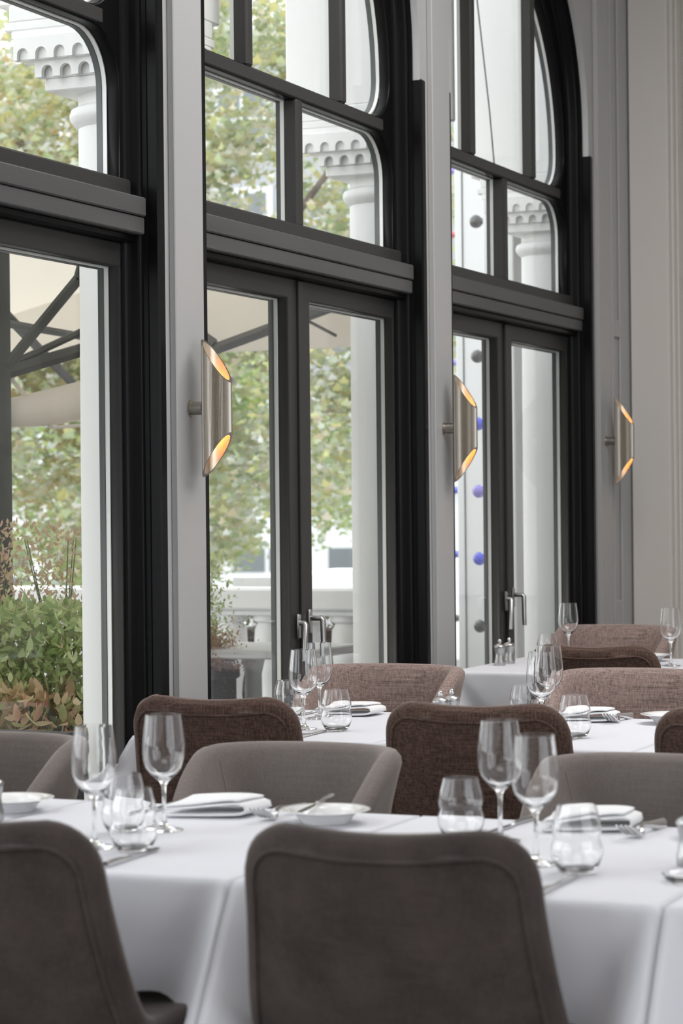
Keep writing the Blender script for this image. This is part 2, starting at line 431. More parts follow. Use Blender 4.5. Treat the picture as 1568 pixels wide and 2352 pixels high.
# ------------------------------------------------------------------ arched windows with double doors
LABW = ['black arched window and glazed door at the left edge, before the first pier',
        'black arched window with glazed double doors between the first two wall sconces',
        'black arched window with glazed double doors nearest the panelled end wall']
LO0, LO1, UP0 = 2.40, 2.855, 2.912
def upper_hole(c):
    zc, rr, r = 3.08, 0.885, 0.16
    a = arc(c, zc, rr, 0, 180, 40)
    bl = arc(c - rr + r, UP0 + r, r, 180, 270, 8); br = arc(c + rr - r, UP0 + r, r, 270, 360, 8)
    return bl + br + a
def lower_hole(c):
    w, r = 0.908, 0.17
    return [(c - w, LO0), (c + w, LO0)] + arc(c + w - r, LO1 - r, r, 0, 90, 8) + arc(c - w + r, LO1 - r, r, 90, 180, 8)
def inset_to(c, pts, k):                     # shrink an outline towards its middle by k (panes, seals)
    ys = [p[0] for p in pts]; zs = [p[1] for p in pts]; cy, cz = (min(ys) + max(ys)) / 2, (min(zs) + max(zs)) / 2
    hy, hz = (max(ys) - min(ys)) / 2, (max(zs) - min(zs)) / 2
    return [(cy + (p[0] - cy) * (hy - k) / hy, cz + (p[1] - cz) * (hz - k) / hz) for p in pts]
def seal(parent, pts, c):
    plate('glazing_spacer', [pts, inset_to(c, pts, 0.004)], -0.158, -0.144, 'seal_white', parent)
    plate('outer_stop', [inset_to(c, pts, -0.001), inset_to(c, pts, 0.006)], -0.178, -0.159, 'seal_grey', parent)

def handle(parent, y, z, swing, nk=.05):
    m = MB(); x = -0.098
    m.cbox(x, x + .008, y - .014, y + .014, z - .045, z + .045, 0.004)
    m.tube([(x + .008, y, z + .012), (x + nk, y, z + .012), (x + nk + .006, y + swing * .2, z + .006), (x + nk + .008, y + swing, z - .125)], [.010, .010, .0108, .0098], 10)
    return m.build('handle', 'satin_steel', parent, True)

for k, c in enumerate(BAYS):
    w = thing('window_%d' % (k + 1), (0, 0, 0), 0, LABW[k], None, None, 'structure')
    # sash board with the two rows of openings
    uh, lh = upper_hole(c), lower_hole(c)
    sash = plate('arched_sash', [arch_outline(c, 0.956, 2.30, ARCH_Z), uh, lh], -0.150, -0.100, 'black_shaded', w, 0.006)
    for yy in (-0.41, 0.41):
        bx('muntin', -0.160, -0.092, c + yy - .024, c + yy + .024, UP0 - .004, 3.08 + math.sqrt(.885 ** 2 - (abs(yy) + .024) ** 2) + .03, 'black_lit', sash, 0.008)
    bx('muntin', -0.160, -0.092, c - .027, c + .027, LO0 - .004, LO1 + .004, 'black_lit', sash, 0.008)
    bx('middle_bar', -0.104, -0.094, c - .80, c + .80, LO1 + .006, UP0 - .006, 'black_lit', sash, 0.003)  # paler face carries the light falling on the sash bar
    for yy in (-.41, .41):
        for s_ in (-1, 1):
            bx('glazing_spacer', -0.158, -0.144, c + yy + s_ * .024 - .003, c + yy + s_ * .024 + .003, UP0 + .004, 3.08 + math.sqrt(.885 ** 2 - (abs(yy) + .03) ** 2), 'seal_white', sash)
    bx('glazing_spacer', -0.158, -0.144, c - .031, c + .031, LO0 + .004, LO1 - .004, 'seal_white', sash)
    bx('outer_stop', -0.178, -0.159, c - .024, c + .024, LO0 + .004, LO1 - .004, 'seal_grey', sash)
    seal(sash, uh, c); seal(sash, lh, c)
    # panes: three above, two below
    def clip(pts, a, b_): return [(min(max(p[0], a), b_), p[1]) for p in pts]
    up_in = inset_to(c, uh, -0.004)
    def up_pane(a, b_):
        top = []; bot = []
        n = 20
        zc, rr = 3.08, 0.887
        for i in range(n + 1):
            y = a + (b_ - a) * i / n; d = abs(y)
            zt = zc + math.sqrt(max(rr * rr - d * d, 0)); r = .16
            zb = UP0 if d < rr - r else UP0 + r - math.sqrt(max(r * r - (d - rr + r) ** 2, 0))
            top.append((c + y, zt)); bot.append((c + y, min(zb, zt)))
        return bot + top[::-1]
    for a, b_ in ((-.886, -.43), (-.39, .39), (.43, .886)):
        plate('pane', [up_pane(a, b_)], -0.143, -0.138, 'window_glass', sash)
    for s_ in (-1, 1):
        r = .17; q = [(s_ * .02, LO0), (s_ * .908, LO0)] + [(s_ * p[0], p[1]) for p in arc(.908 - r, LO1 - r, r, 0, 90, 8)] + [(s_ * .02, LO1)]
        plate('pane', [[(c + a, z) for a, z in q]], -0.143, -0.138, 'window_glass', sash)
    # moulded casing swept round the opening
    prof = [(-.100, .912), (-.096, .922), (-.088, .929), (-.076, .934), (-.060, .936), (-.050, .939), (-.046, .944), (-.046, .950), (-.030, .952), (-.030, .958)]
    V = []; F = []
    path_n = 0
    for (x, ww) in prof:
        pts = [(c + ww, 0.0), (c + ww, 1.6)] + arc(c, ARCH_Z, ww, 0, 180, 36) + [(c - ww, 1.6), (c - ww, 0.0)]
        path_n = len(pts); V += [(x, a, z) for a, z in pts]
    for i in range(len(prof) - 1):
        for j in range(path_n - 1):
            a = i * path_n + j; F.append((a, a + 1, a + path_n + 1, a + path_n))
    me = mesh('casing', V, F, True); me.set_sharp_from_angle(angle=R(50))
    cs = obj('casing', me, 'black_shaded', w)
    for s_ in (-1, 1):
        y0, y1 = sorted((c + s_ * .956, c + s_ * 1.0))
        bx('casing_strip', -0.045, 0.008, y0, y1, 0.0, 3.085, 'black_shaded', w, 0.006)
    # transom beam: two boards over a shadow cove, sloping sill on top
    m = MB()
    m.cbox(-0.102, -0.078, c - .94, c + .94, 2.34, 2.40, 0.006)
    m.build('transom_sill', 'black_lit', w)
    bx('transom_board', -0.100, -0.028, c - .943, c + .943, 2.283, 2.342, 'black_beam', w, 0.004)
    bx('transom_board', -0.100, -0.034, c - .943, c + .943, 2.228, 2.281, 'black_beam', w, 0.004)
    bx('transom_soffit', -0.120, -0.060, c - .943, c + .943, 2.205, 2.228, 'black_shaded', w, 0.004)
    # double doors
    for s_ in (-1, 1):
        a, b_ = sorted((c + s_ * .003, c + s_ * .938))
        ga, gb = sorted((c + s_ * .098, c + s_ * .908))
        leaf = plate('door_leaf', [[(a, .03), (b_, .03), (b_, 2.206), (a, 2.206)], [(ga, .42), (gb, .42), (gb, 2.132), (ga, 2.132)]], -0.160, -0.105, 'black_lit', w, 0.006)
        g = [(ga, .42), (gb, .42), (gb, 2.132), (ga, 2.132)]
        plate('pane', [inset_to(c, g, -0.004)], -0.143, -0.138, 'window_glass', leaf)
        plate('glazing_spacer', [inset_to(c, g, .001), inset_to(c, g, 0.006)], -0.158, -0.144, 'seal_white', leaf)
        plate('outer_stop', [inset_to(c, g, -0.001), inset_to(c, g, 0.009)], -0.178, -0.159, 'seal_grey', leaf)
        handle(leaf, c + s_ * .050, 0.965 if s_ > 0 else 0.952, 0.0 if s_ > 0 else -0.022, .048 if s_ > 0 else .026)
    bx('astragal', -0.106, -0.092, c - .022, c + .012, .03, 2.2, 'black_lit', w, 0.004)
    bx('threshold', -0.19, -0.03, c - .94, c + .94, 0.0, 0.03, 'black_shaded', w, 0.004)

# ------------------------------------------------------------------ wall sconces
glow = bpy.data.materials.new('warm_bulb'); glow.use_nodes = True
nt = glow.node_tree; e = nt.nodes.new('ShaderNodeEmission'); e.inputs['Color'].default_value = (1.0, 0.56, 0.24, 1); e.inputs['Strength'].default_value = 70
nt.links.new(e.outputs[0], nt.nodes['Material Output'].inputs['Surface']); M['warm_bulb'] = glow
def make_sconce():
    root = thing('wall_sconce')
    rad, cx = 0.047, 0.092; n = 132
    def zcut(x):                              # half height: tall at the wall side, short at the front
        t = (x - (cx - rad)) / (2 * rad); return 0.2165 + (0.078 - 0.2165) * t
    V = []; F = []; nz = 14
    for i in range(n):
        a = 2 * math.pi * i / n
        rr = rad + (0.0011 if i % 2 else -0.0011)
        x, y = cx + rr * math.cos(a), rr * math.sin(a); h = zcut(x)
        xi, yi = cx + (rad - .0045) * math.cos(a), (rad - .0045) * math.sin(a); hi = zcut(xi)
        V += [(x, y, -h), (x, y, h), (xi, yi, hi), (xi, yi, -hi)]
    for i in range(n):
        j = (i + 1) % n
        for q in range(4):
            F.append((i * 4 + q, j * 4 + q, j * 4 + (q + 1) % 4, i * 4 + (q + 1) % 4))
    m = MB(); m.add(V, F); m.build('shade', 'brass', root)
    V = []; F = []; k = 48
    for i in range(k):
        a = 2 * math.pi * i / k
        for rr in (rad - .0052, rad - .0062):
            x, y = cx + rr * math.cos(a), rr * math.sin(a); h = zcut(x) - .001; V += [(x, y, -h), (x, y, h)]
    for i in range(k):
        j = (i + 1) % k; o_ = (0, 1, 3, 2)
        for q in range(4): F.append((i * 4 + o_[q], j * 4 + o_[q], j * 4 + o_[(q + 1) % 4], i * 4 + o_[(q + 1) % 4]))
    m = MB(); m.add(V, F); m.build('glow_lining', 'brass_glow', root, True)  # added bright sleeve that boosts the glow inside the shade
    m = MB(); m.tube([(0.0, 0, 0), (0.046, 0, 0)], 0.021, 24); rod = m.build('wall_mount', 'brass', root, True)
    m = MB(); m.tube([(0.0, 0, 0), (0.006, 0, 0)], 0.026, 24); m.build('back_plate', 'brass', root, True)
    m = MB(); m.lathe([(0.0, -.05), (0.010, -.047), (0.016, -.035), (0.016, .035), (0.010, .047), (0.0, .05)], 16, (cx, 0, 0)); m.build('bulb', 'warm_bulb', root, True)
    return root
sc0 = make_sconce()
SL = ['ribbed brass wall sconce, largest, on the pier left of the middle window', 'ribbed brass wall sconce on the pier between the two right windows',
      'ribbed brass wall sconce, smallest, on the pier before the end wall']
for k, c in enumerate(BAYS):
    s_ = sc0 if k == 0 else copy_tree(sc0)
    s_.location = (0.024, c + PITCH / 2 + .005, 1.695); tag(s_, SL[k], 'sconce', 'brass wall sconces')

# ------------------------------------------------------------------ chairs
def side_chair(mat):
    root = thing('dining_chair')
    W = 0.222
    prof, L = spline([(-.268, .842), (-.246, .75), (-.224, .665), (-.201, .580), (-.172, .520), (-.122, .490), (-.05, .481), (.08, .481), (.205, .489)], 60)
    # work along the profile by arc length from the top
    S = np.linspace(0, L, 60)
    def C(s): return np.array([np.interp(s, S, prof[:, 0]), np.interp(s, S, prof[:, 1])])
    def halfw(s): return W - .006 * math.cos(min(s, .4) / .4 * math.pi) + 0.014 * smooth01(.05, .40, s) - 0.03 * smooth01(.6, L, s)
    def pt(a, s):
        p = C(s); d = (C(min(s + .01, L)) - C(max(s - .01, 0))); d /= np.linalg.norm(d)
        nrm = np.array([-d[1], d[0]])         # towards the sitter
        if nrm[0] < 0 and s < .25: nrm = -nrm
        if nrm[1] < 0 and s >= .25: nrm = -nrm
        u = a / W; k = .040 * (1 - smooth01(.30, .5, s)) + .018 * smooth01(.3, .5, s)
        off = k * u * u
        return np.array([a, p[0] + nrm[0] * off, p[1] + nrm[1] * off + 0.010 * u * u * (1 - smooth01(0, .2, s))])
    r = .070
    rows = [r * (1 - math.cos(t)) for t in np.linspace(0, math.pi / 2, 9)] + list(np.linspace(r, L - .06, 30))[1:] + [L - .06 * (1 - math.sin(t)) for t in np.linspace(0, math.pi / 2, 6)][1:]
    grid = []
    for s in rows:
        w = halfw(s)
        if s < r: w = w - r + math.sqrt(max(r * r - (r - s) ** 2, 0))
        if s > L - .06: w = w - .06 + math.sqrt(max(.0036 - (s - L + .06) ** 2, 0))
        grid.append([pt(u * w, s) for u in np.linspace(-1, 1, 19)])
    obj('shell', shell('shell', grid, 0.058), mat, root)
    # piping on the outer face
    ins = .006; path = []
    def outer(a, s):
        e_ = 1e-3; p = pt(a, s); tu = pt(a + e_, s) - p; tv = pt(a, min(s + e_, L)) - pt(a, max(s - e_, 0)); n = np.cross(tu, tv); n /= np.linalg.norm(n)
        back = np.array([0, -1, -.4]);
        if n.dot(back) < 0: n = -n
        return tuple(p + n * 0.0292)
    for s in np.linspace(L - .03, r, 34): path.append(outer(-(halfw(s) - ins), s))
    for t in np.linspace(0, math.pi / 2, 9)[1:]:
        rr = r - ins; path.append(outer(-(halfw(.03) - r + rr * math.cos(t)), r - rr * math.sin(t)))
    for a in np.linspace(-(halfw(.03) - r), halfw(.03) - r, 20)[1:]: path.append(outer(a, ins))
    for t in np.linspace(math.pi / 2, 0, 9)[1:]:
        rr = r - ins; path.append(outer(halfw(.03) - r + rr * math.cos(t), r - rr * math.sin(t)))
    for s in np.linspace(r, L - .03, 34)[1:]: path.append(outer(halfw(s) - ins, s))
    m = MB(); m.tube(path, 0.0042, 6); m.build('piping', mat, root, True)
    g = [[(u * (.19 - .03 * (abs(v - .5) * 2) ** 6), -.12 + .33 * v, .492 + .006 * (1 - (2 * v - 1) ** 2) * (1 - u * u)) for u in np.linspace(-1, 1, 13)] for v in np.linspace(0, 1, 13)]
    obj('seat_cushion', shell('seat_cushion', g, 0.034), mat, root)
    for sx in (-1, 1):
        for yy, lean in ((.17, .03), (-.10, -.08)):
            m = MB(); m.tube([(sx * .165, yy, .485), (sx * .205, yy + lean, 0.0)], [.019, .011], 12); m.build('leg', 'chair_wood', root, True)
    return root

def tub_chair(mat):
    root = thing('armchair'); top = .803 if mat == 'taupe_weave' else .832
    plan, L = spline([(-.145, .12), (-.165, .04), (-.187, -.09), (-.181, -.188), (-.120, -.232), (0, -.240), (.120, -.232), (.181, -.188), (.187, -.09), (.165, .04), (.145, .12)], 61); wk = .90 if mat == 'taupe_weave' else 1.0; plan = plan * np.array([wk, 1.0])
    t0 = np.gradient(plan, axis=0); nrm = np.stack([-t0[:, 1], t0[:, 0]], 1); nrm /= np.linalg.norm(nrm, axis=1, keepdims=True)
    if nrm[30][1] > 0: nrm = -nrm            # outwards
    def h(i):
        f = abs(i - 30) / 30
        return top - .006 * f - .165 * smooth01(.40, 1.0, f)
    def pt(i, v):
        z = .40 + (h(i) - .40) * v
        lean = .055 * v * v
        return (plan[i][0] + nrm[i][0] * lean, plan[i][1] + nrm[i][1] * lean, z)
    grid = [[pt(i, v) for i in range(61)] for v in np.linspace(0, 1, 14)]
    obj('shell', shell('shell', grid, 0.052), mat, root)
    for i in (17, 43):
        path = []
        for v in np.linspace(.15, .98, 16):
            p = pt(i, v); path.append((p[0] - nrm[i][0] * .0256, p[1] - nrm[i][1] * .0256, p[2] + .003))
        m = MB(); m.tube(path, 0.0018, 6); m.build('seam', mat, root, True)
    g = [[(u * wk * (.140 - .030 * abs(2 * v - 1) ** 5), -.19 + .33 * v, .440 + .02 * (1 - (2 * v - 1) ** 2) * (1 - u * u)) for u in np.linspace(-1, 1, 13)] for v in np.linspace(0, 1, 13)]
    obj('seat_cushion', shell('seat_cushion', g, 0.09), mat, root)
    for sx in (-1, 1):
        for yy, lean in ((.09, .03), (-.15, -.05)):
            m = MB(); m.tube([(sx * .13, yy, .41), (sx * .17, yy + lean, 0.0)], [.020, .011], 12); m.build('leg', 'chair_wood', root, True)
    return root

def place(proto, used, loc, rz, label, cat, group):
    o = proto if not used else copy_tree(proto)
    o.location = (*loc, 0.0); o.rotation_euler = (0, 0, rz); tag(o, label, cat, group); return o
protos = {}
def chair(kind, mat, x, y, rz, label, group):
    key = (kind, mat)
    if key not in protos:
        protos[key] = (side_chair if kind == 'side' else tub_chair)(mat); used = False
    else: used = True
    return place(protos[key], used, (x, y), rz, label, 'armchair' if kind == 'tub' else 'chair', group)
# local back of the side chair is about 0.265 behind its origin
ROW1 = 'taupe velvet chairs at the nearest table row'; ROW2 = 'brown linen chairs at the second table row'; ROW3 = 'brown linen chairs at the third table row'
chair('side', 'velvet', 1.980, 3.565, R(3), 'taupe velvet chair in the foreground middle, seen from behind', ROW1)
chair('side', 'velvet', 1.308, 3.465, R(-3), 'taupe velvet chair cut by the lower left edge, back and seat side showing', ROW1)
chair('tub', 'taupe_weave', 1.165, 4.655, R(180 + 2), 'taupe velvet armchair facing us behind the napkin and white plate', ROW1)
chair('tub', 'taupe_weave', 1.988, 4.655, R(180 - 2), 'taupe velvet armchair facing us, cut by the right edge behind the wine glasses', ROW1)
chair('tub', 'taupe_weave', 0.346, 4.655, R(180 + 1), 'taupe velvet armchair facing us at the left edge below the flower planter', ROW1)
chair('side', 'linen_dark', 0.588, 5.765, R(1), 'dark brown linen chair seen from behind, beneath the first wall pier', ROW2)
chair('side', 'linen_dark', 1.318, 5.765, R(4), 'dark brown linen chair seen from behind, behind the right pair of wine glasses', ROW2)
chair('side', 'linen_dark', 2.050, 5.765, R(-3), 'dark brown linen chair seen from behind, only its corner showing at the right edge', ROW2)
chair('tub', 'linen_mauve', 0.484, 6.855, R(180 + 2), 'mauve brown linen armchair facing us in front of the middle glazed doors', ROW2)
chair('tub', 'linen_mauve', 1.325, 6.855, R(180 - 2), 'mauve brown linen armchair facing us at the right, at the second table row', ROW2)
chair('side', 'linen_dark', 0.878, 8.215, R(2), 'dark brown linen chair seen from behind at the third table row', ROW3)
chair('tub', 'linen_mauve', 0.477, 9.485, R(180), 'mauve brown linen armchair facing us, farthest away before the end wall', ROW3)

# ------------------------------------------------------------------ tables and cloths
TZ = 0.75
def dining_table(x0, x1, y0, y1, label_t, label_c, grp, left_free=False, right_free=False, seed=0):
    tucked = .10 if y0 < 4 else .03         # the nearest cloths are pushed in by the chairs
    cx, cy = (x0 + x1) / 2, (y0 + y1) / 2
    t = thing('dining_table', (cx, cy, 0), 0, label_t, 'table', grp + ' tables')
    hx, hy = (x1 - x0) / 2, (y1 - y0) / 2
    bx('tabletop', -hx + .012, hx - .012, -hy + .012, hy - .012, TZ - .034, TZ - .006, 'chair_wood', t, 0.003)
    m = MB(); m.lathe([(0.0, .02), (.036, .02), (.034, .4), (.036, TZ - .034)], 20); m.build('pedestal', 'satin_steel', t, True)
    m = MB(); m.lathe([(0.0, 0.0), (.21, 0.0), (.205, .012), (.05, .022), (0, .022)], 32); m.build('base', 'satin_steel', t, True)
    rnd = random.Random(seed); ph = [rnd.random() * 6.28 for _ in range(6)]
    nx, ny, drop = 60, 44, 0.200
    e = .003
    xs = np.linspace(-hx + e, hx - e, nx + 1); ys = np.linspace(-hy + e, hy - e, ny + 1)
    V = []; F = []
    for j in range(ny + 1):
        for i in range(nx + 1):
            z = TZ - .0022 * math.exp(-min(hx - abs(xs[i]), hy - abs(ys[j])) / .006) * 2
            V.append((xs[i], ys[j], z))
    idx = lambda i, j: j * (nx + 1) + i
    for j in range(ny):
        for i in range(nx): F.append((idx(i, j), idx(i + 1, j), idx(i + 1, j + 1), idx(i, j + 1)))
    loop = [(i, 0) for i in range(nx + 1)] + [(nx, j) for j in range(1, ny + 1)] + [(i, ny) for i in range(nx - 1, -1, -1)] + [(0, j) for j in range(ny - 1, 0, -1)]
    prev = [idx(i, j) for i, j in loop]
    vrow = [.006, .014] + list(np.linspace(.03, drop, 20))
    for v0 in vrow:
        cur = []
        for (i, j) in loop:
            x, y = xs[i], ys[j]
            fy = -1 if j == 0 else (1 if j == ny else 0)
            fx = -1 if i == 0 else (1 if i == nx else 0)
            free = (fx < 0 and left_free) or (fx > 0 and right_free)
            dcx = hx - abs(x); dcy = hy - abs(y)
            dc = max(dcx, dcy) if not (fx and fy) else 0.0      # distance to the nearest corner along the edge
            dc = dcx if fy else dcy
            v = v0 * (1 + 0.85 * max(0.0, 1 - dc / .16) ** 1.3)     # the corners of a square cloth hang lower
            ox = oy = 0.0
            wv = .004 * min(v / .1, 1) + .018 * v
            lean = -tucked * v * smooth01(0, .12, v)
            if fy:
                near = 1 if x > 0 else -1
                cfree = (near < 0 and left_free) or (near > 0 and right_free)
                cone = .70 * v * math.exp(-(dcx / (.012 + .24 * v)) ** 2.2)
                wave = .030 * v * math.sin(x * 11 + ph[0]) * smooth01(.03, .2, dcx)
                tuck = -.15 * v * math.exp(-((dcx - .03 - .50 * v) / (.02 + .18 * v)) ** 2)
                oy = fy * (wv + cone + wave + tuck + lean)
                if cfree: ox = near * (.8 * cone + wv * math.exp(-dcx / .03))
                else: ox = -near * 0.0
            if fx and free:
                cone = .30 * v * math.exp(-(dcy / (.012 + .20 * v)) ** 2)
                ox = fx * (wv + cone * .8 + .03 * v * math.sin(y * 9 + ph[1]) * smooth01(.03, .2, dcy))
                if not fy: oy = (1 if y > 0 else -1) * cone
            elif fx and not fy:
                ox = 0.0
                cone = .70 * v * math.exp(-(dcy / (.004 + .02 * v)) ** 2)
                oy = (1 if y > 0 else -1) * cone * .95
            rd = .003 * min(1, v / .006)
            sx_ = (1 if x > 0 else -1) if fx else 0
            cur.append(len(V)); V.append((x + ox + sx_ * (rd if free else rd * .6), y + oy + (fy or 0) * rd, TZ - .0044 - v))
        n = len(loop)
        for a in range(n):
            b_ = (a + 1) % n; F.append((prev[a], cur[a], cur[b_], prev[b_]))
        prev = cur
    me = mesh('tablecloth', V, F, True)
    import bmesh
    bm = bmesh.new(); bm.from_mesh(me); bmesh.ops.recalc_face_normals(bm, faces=bm.faces); bm.to_mesh(me); bm.free()
    me.polygons.foreach_set('use_smooth', [True] * len(me.polygons))
    o = obj('tablecloth', me, 'cloth', None, (cx, cy, 0)); tag(o, label_c, 'tablecloth', grp + ' tablecloths')

G1, G2, G3 = 'nearest row', 'second row', 'third row'
dining_table(.105, .870, 3.50, 4.38, 'square table hidden under white cloth at the left edge, nearest row', 'white tablecloth at the left edge under the bowl', G1, True, False, 1)
dining_table(.873, 1.638, 3.50, 4.38, 'square table under white cloth carrying napkin and white plate', 'white tablecloth under the napkin and white plate at left, nearest row', G1, False, False, 2)
dining_table(1.641, 2.385, 3.50, 4.38, 'square table under white cloth carrying the right pair of wine glasses', 'white tablecloth under the right pair of wine glasses, nearest row', G1, False, False, 3)
dining_table(2.388, 3.13, 3.50, 4.38, 'square table under white cloth cut by the lower right edge', 'white tablecloth cut by the lower right edge', G1, False, True, 4)
dining_table(.262, .985, 5.68, 6.58, 'square table under white cloth in front of the middle window, second row', 'white tablecloth on the second row before the middle doors', G2, True, False, 5)
dining_table(.988, 1.700, 5.68, 6.58, 'square table under white cloth at right centre, second row', 'white tablecloth on the second row behind the right brown chair', G2, False, False, 6)
dining_table(1.703, 2.42, 5.68, 6.58, 'square table under white cloth at the right edge, second row', 'white tablecloth on the second row at the right edge', G2, False, True, 7)
dining_table(.215, .985, 8.28, 9.21, 'square table under white cloth carrying two steel mills, third row', 'white tablecloth under the two steel mills, third row', G3, True, False, 8)
dining_table(.988, 1.75, 8.28, 9.21, 'square table under white cloth at the right edge, third row', 'white tablecloth at the right edge, third row', G3, False, True, 9)

# ------------------------------------------------------------------ tableware
TS = TZ + 0.0006
def wine_glass():
    out = [(0.0, 0.0), (.036, 0.0), (.0375, .0012), (.036, .0028), (.022, .0050), (.010, .0095), (.0052, .018), (.0040, .035), (.0038, .065), (.0044, .084), (.0075, .093),
           (.016, .101), (.026, .110), (.035, .122), (.0402, .138), (.0415, .152), (.0405, .172), (.0378, .198), (.0345, .2250)]
    inn = [(.0337, .2252), (.0370, .198), (.0397, .172), (.0407, .152), (.0394, .138), (.0341, .1228), (.0250, .1112), (.0145, .1035), (.006, .1000), (0.0, .0990)]
    m = MB(); m.lathe(out + inn, 48); return m.me('wine_glass', True)
def tumbler():
    out = [(0.0, 0.0), (.026, 0.0), (.031, .004), (.0375, .014), (.0425, .026), (.0445, .037), (.0430, .047), (.0398, .0555), (.0396, .060), (.0420, .068), (.0424, .076), (.0390, .093), (.0330, .1150)]
    inn = [(.0320, .1152), (.0377, .093), (.0410, .076), (.0406, .068), (.0382, .060), (.0384, .0555), (.0414, .047), (.0428, .037), (.0408, .027), (.0360, .0165), (.0295, .0095), (.020, .0075), (0.0, .007)]
    m = MB(); m.lathe(out + inn, 48); return m.me('tumbler', True)
def plate_me(k=1.0, kz=.74):
    out = [(0, .003), (.043, .003), (.045, 0), (.047, .0), (.050, .006), (.058, .020), (.066, .029), (.082, .0345), (.0895, .0365), (.0900, .0375)]
    inn = [(.0885, .0385), (.080, .0375), (.065, .0330), (.056, .0245), (.049, .0120), (.040, .0085), (0, .008)]
    m = MB(); m.lathe([(a * k, b_ * k * kz) for a, b_ in out + inn], 56); return m.me('plate', True)
WG, TU, PL = wine_glass(), tumbler(), plate_me()
def put(name, me, mat, x, y, label, cat, group, z=TS, rz=0.0):
    o = obj(name, me, mat, None, (x, y, z)); o.rotation_euler = (0, 0, rz); tag(o, label, cat, group); return o
for x, y, l in [(1.240, 3.745, 'tall wine glass in front at left, nearest the left foreground chair'),
                (1.254, 3.993, 'wine glass standing alone before the left brown chair, nearest row'),
                (2.071, 3.822, 'wine glass right of the pair behind the middle foreground chair'),
                (1.918, 4.070, 'wine glass left of the pair behind the middle foreground chair'),
                (0.660, 5.965, 'front wine glass of the pair before the middle door handles'),
                (0.565, 6.290, 'rear wine glass of the pair before the middle door handles'),
                (1.345, 6.030, 'front wine glass of the pair before the mauve armchair at right'),
                (1.270, 6.320, 'rear wine glass of the pair before the mauve armchair at right'),
                (0.422, 9.140, 'farthest wine glass, before the dark jamb of the right window'),
                (0.960, 8.760, 'wine glass at the right edge before the pale end wall')]:
    put('wine_glass', WG, 'crystal', x, y, l, 'wine glass', 'wine glasses')
for x, y, l in [(1.330, 3.730, 'front water tumbler of the overlapping pair at left, nearest row'),
                (1.200, 3.930, 'rear water tumbler of the overlapping pair at left, nearest row'),
                (2.165, 3.760, 'large water tumbler at right beside the knife, nearest row'),
                (1.840, 4.070, 'water tumbler just above the middle foreground chair'),
                (0.765, 5.955, 'water tumbler right of the wine glasses before the middle doors'),
                (0.485, 6.240, 'water tumbler half hidden by the left brown chair, second row'),
                (1.460, 5.965, 'water tumbler by the napkin at right, second row'),
                (1.215, 6.265, 'water tumbler half hidden left of the wine glasses at right, second row'),
                (0.440, 8.810, 'farthest water tumbler, peeking over the dark chair of the third row')]:
    put('tumbler', TU, 'crystal', x, y, l, 'tumbler', 'water tumblers')
for x, y, l in [(1.507, 4.195, 'white side plate at centre left holding a butter knife'),
                (0.812, 4.150, 'white side plate at the left edge beside the steel mill'),
                (2.300, 4.250, 'white side plate cut by the right edge, nearest row'),
                (1.598, 6.440, 'white side plate at the right edge, second row'),
                (0.800, 9.010, 'white side plate on the third row, farthest away')]:
    put('side_plate', PL, 'porcelain', x, y, l, 'plate', 'white side plates')

def napkin_me():
    # a serpentine of folded linen: cross section in x-z, run along y
    sec = [(-.085, .006), (-.02, .0055), (.055, .006), (.083, .008), (.0945, .016), (.083, .0245), (.05, .0255), (-.02, .0225), (-.078, .0205), (-.088, .0235), (-.078, .0275), (-.02, .030), (.05, .0335), (.075, .032)]
    p, _ = spline(sec, 46)
    g = [[(q[0] * .94 + .010 * v + .004 * math.sin(v * 3), -.062 + .124 * v + .012 * q[0] / .09, q[1] * (1 + .12 * math.sin(2.2 * v + q[0] * 18))) for q in p] for v in np.linspace(0, 1, 9)]
    return shell('napkin', g, 0.0052, 4)
NK = napkin_me()
for x, y, rz, l in [(1.238, 4.240, R(6), 'folded white napkin left of the plate, nearest row'), (2.020, 4.290, R(12), 'folded white napkin behind the right water tumbler, nearest row'),
                    (0.600, 6.420, R(6), 'folded white napkin before the middle armchair, second row'), (1.335, 6.440, R(10), 'folded white napkin before the right mauve armchair, second row')]:
    put('napkin', NK, 'napkin_cloth', x, y, l, 'napkin', 'folded white napkins', rz=rz)

def make_knife():
    root = thing('table_knife')
    m = MB(); Lh = .10
    m.tube([(0, 0, .0065), (0, .012, .0068), (0, .055, .0062), (0, .088, .0045), (0, Lh, .0045)], [.0052, .0062, .0056, .0042, .0046], 10); m.build('handle', 'steel', root, True)
    V = []; F = []
    outl = [(-.004, Lh), (-.0088, .125), (-.0092, .17), (-.0075, .222), (.001, .222), (.0052, .212), (.0056, .15), (.0046, Lh)]
    for z in (.0028, .0046):
        V += [(a, b_, z) for a, b_ in outl]
    n = len(outl); F = [tuple(range(n))[::-1], tuple(range(n, 2 * n))] + [(i, (i + 1) % n, n + (i + 1) % n, n + i) for i in range(n)]
    m = MB(); m.add(V, F); m.build('blade', 'steel', root); return root
def make_fork():
    root = thing('table_fork')
    m = MB()
    m.tube([(0, 0, .003), (0, .03, .004), (0, .07, .0075), (0, .105, .010), (0, .125, .007)], [.0065, .0060, .0034, .0030, .0042], 10)
    m.build('handle', 'steel', root, True)
    hd = MB()
    prof, _ = spline([(.118, .0075), (.135, .0035), (.150, .0040), (.165, .0075), (.198, .0155)], 16)
    g = [[(u * (.0045 + .0080 * smooth01(0, 4, k)), p[0], p[1]) for u in np.linspace(-1, 1, 5)] for k, p in enumerate(prof[:7])]
    obj('head', shell('head', g, .0022, 3), 'steel', root)
    for i in range(4):
        x = -.0108 + .0072 * i
        m = MB(); m.tube([(x, p[0], p[1]) for p in prof[5:]], [.0017] * 10 + [.0009], 6); m.build('tine', 'steel', root, True)
    return root
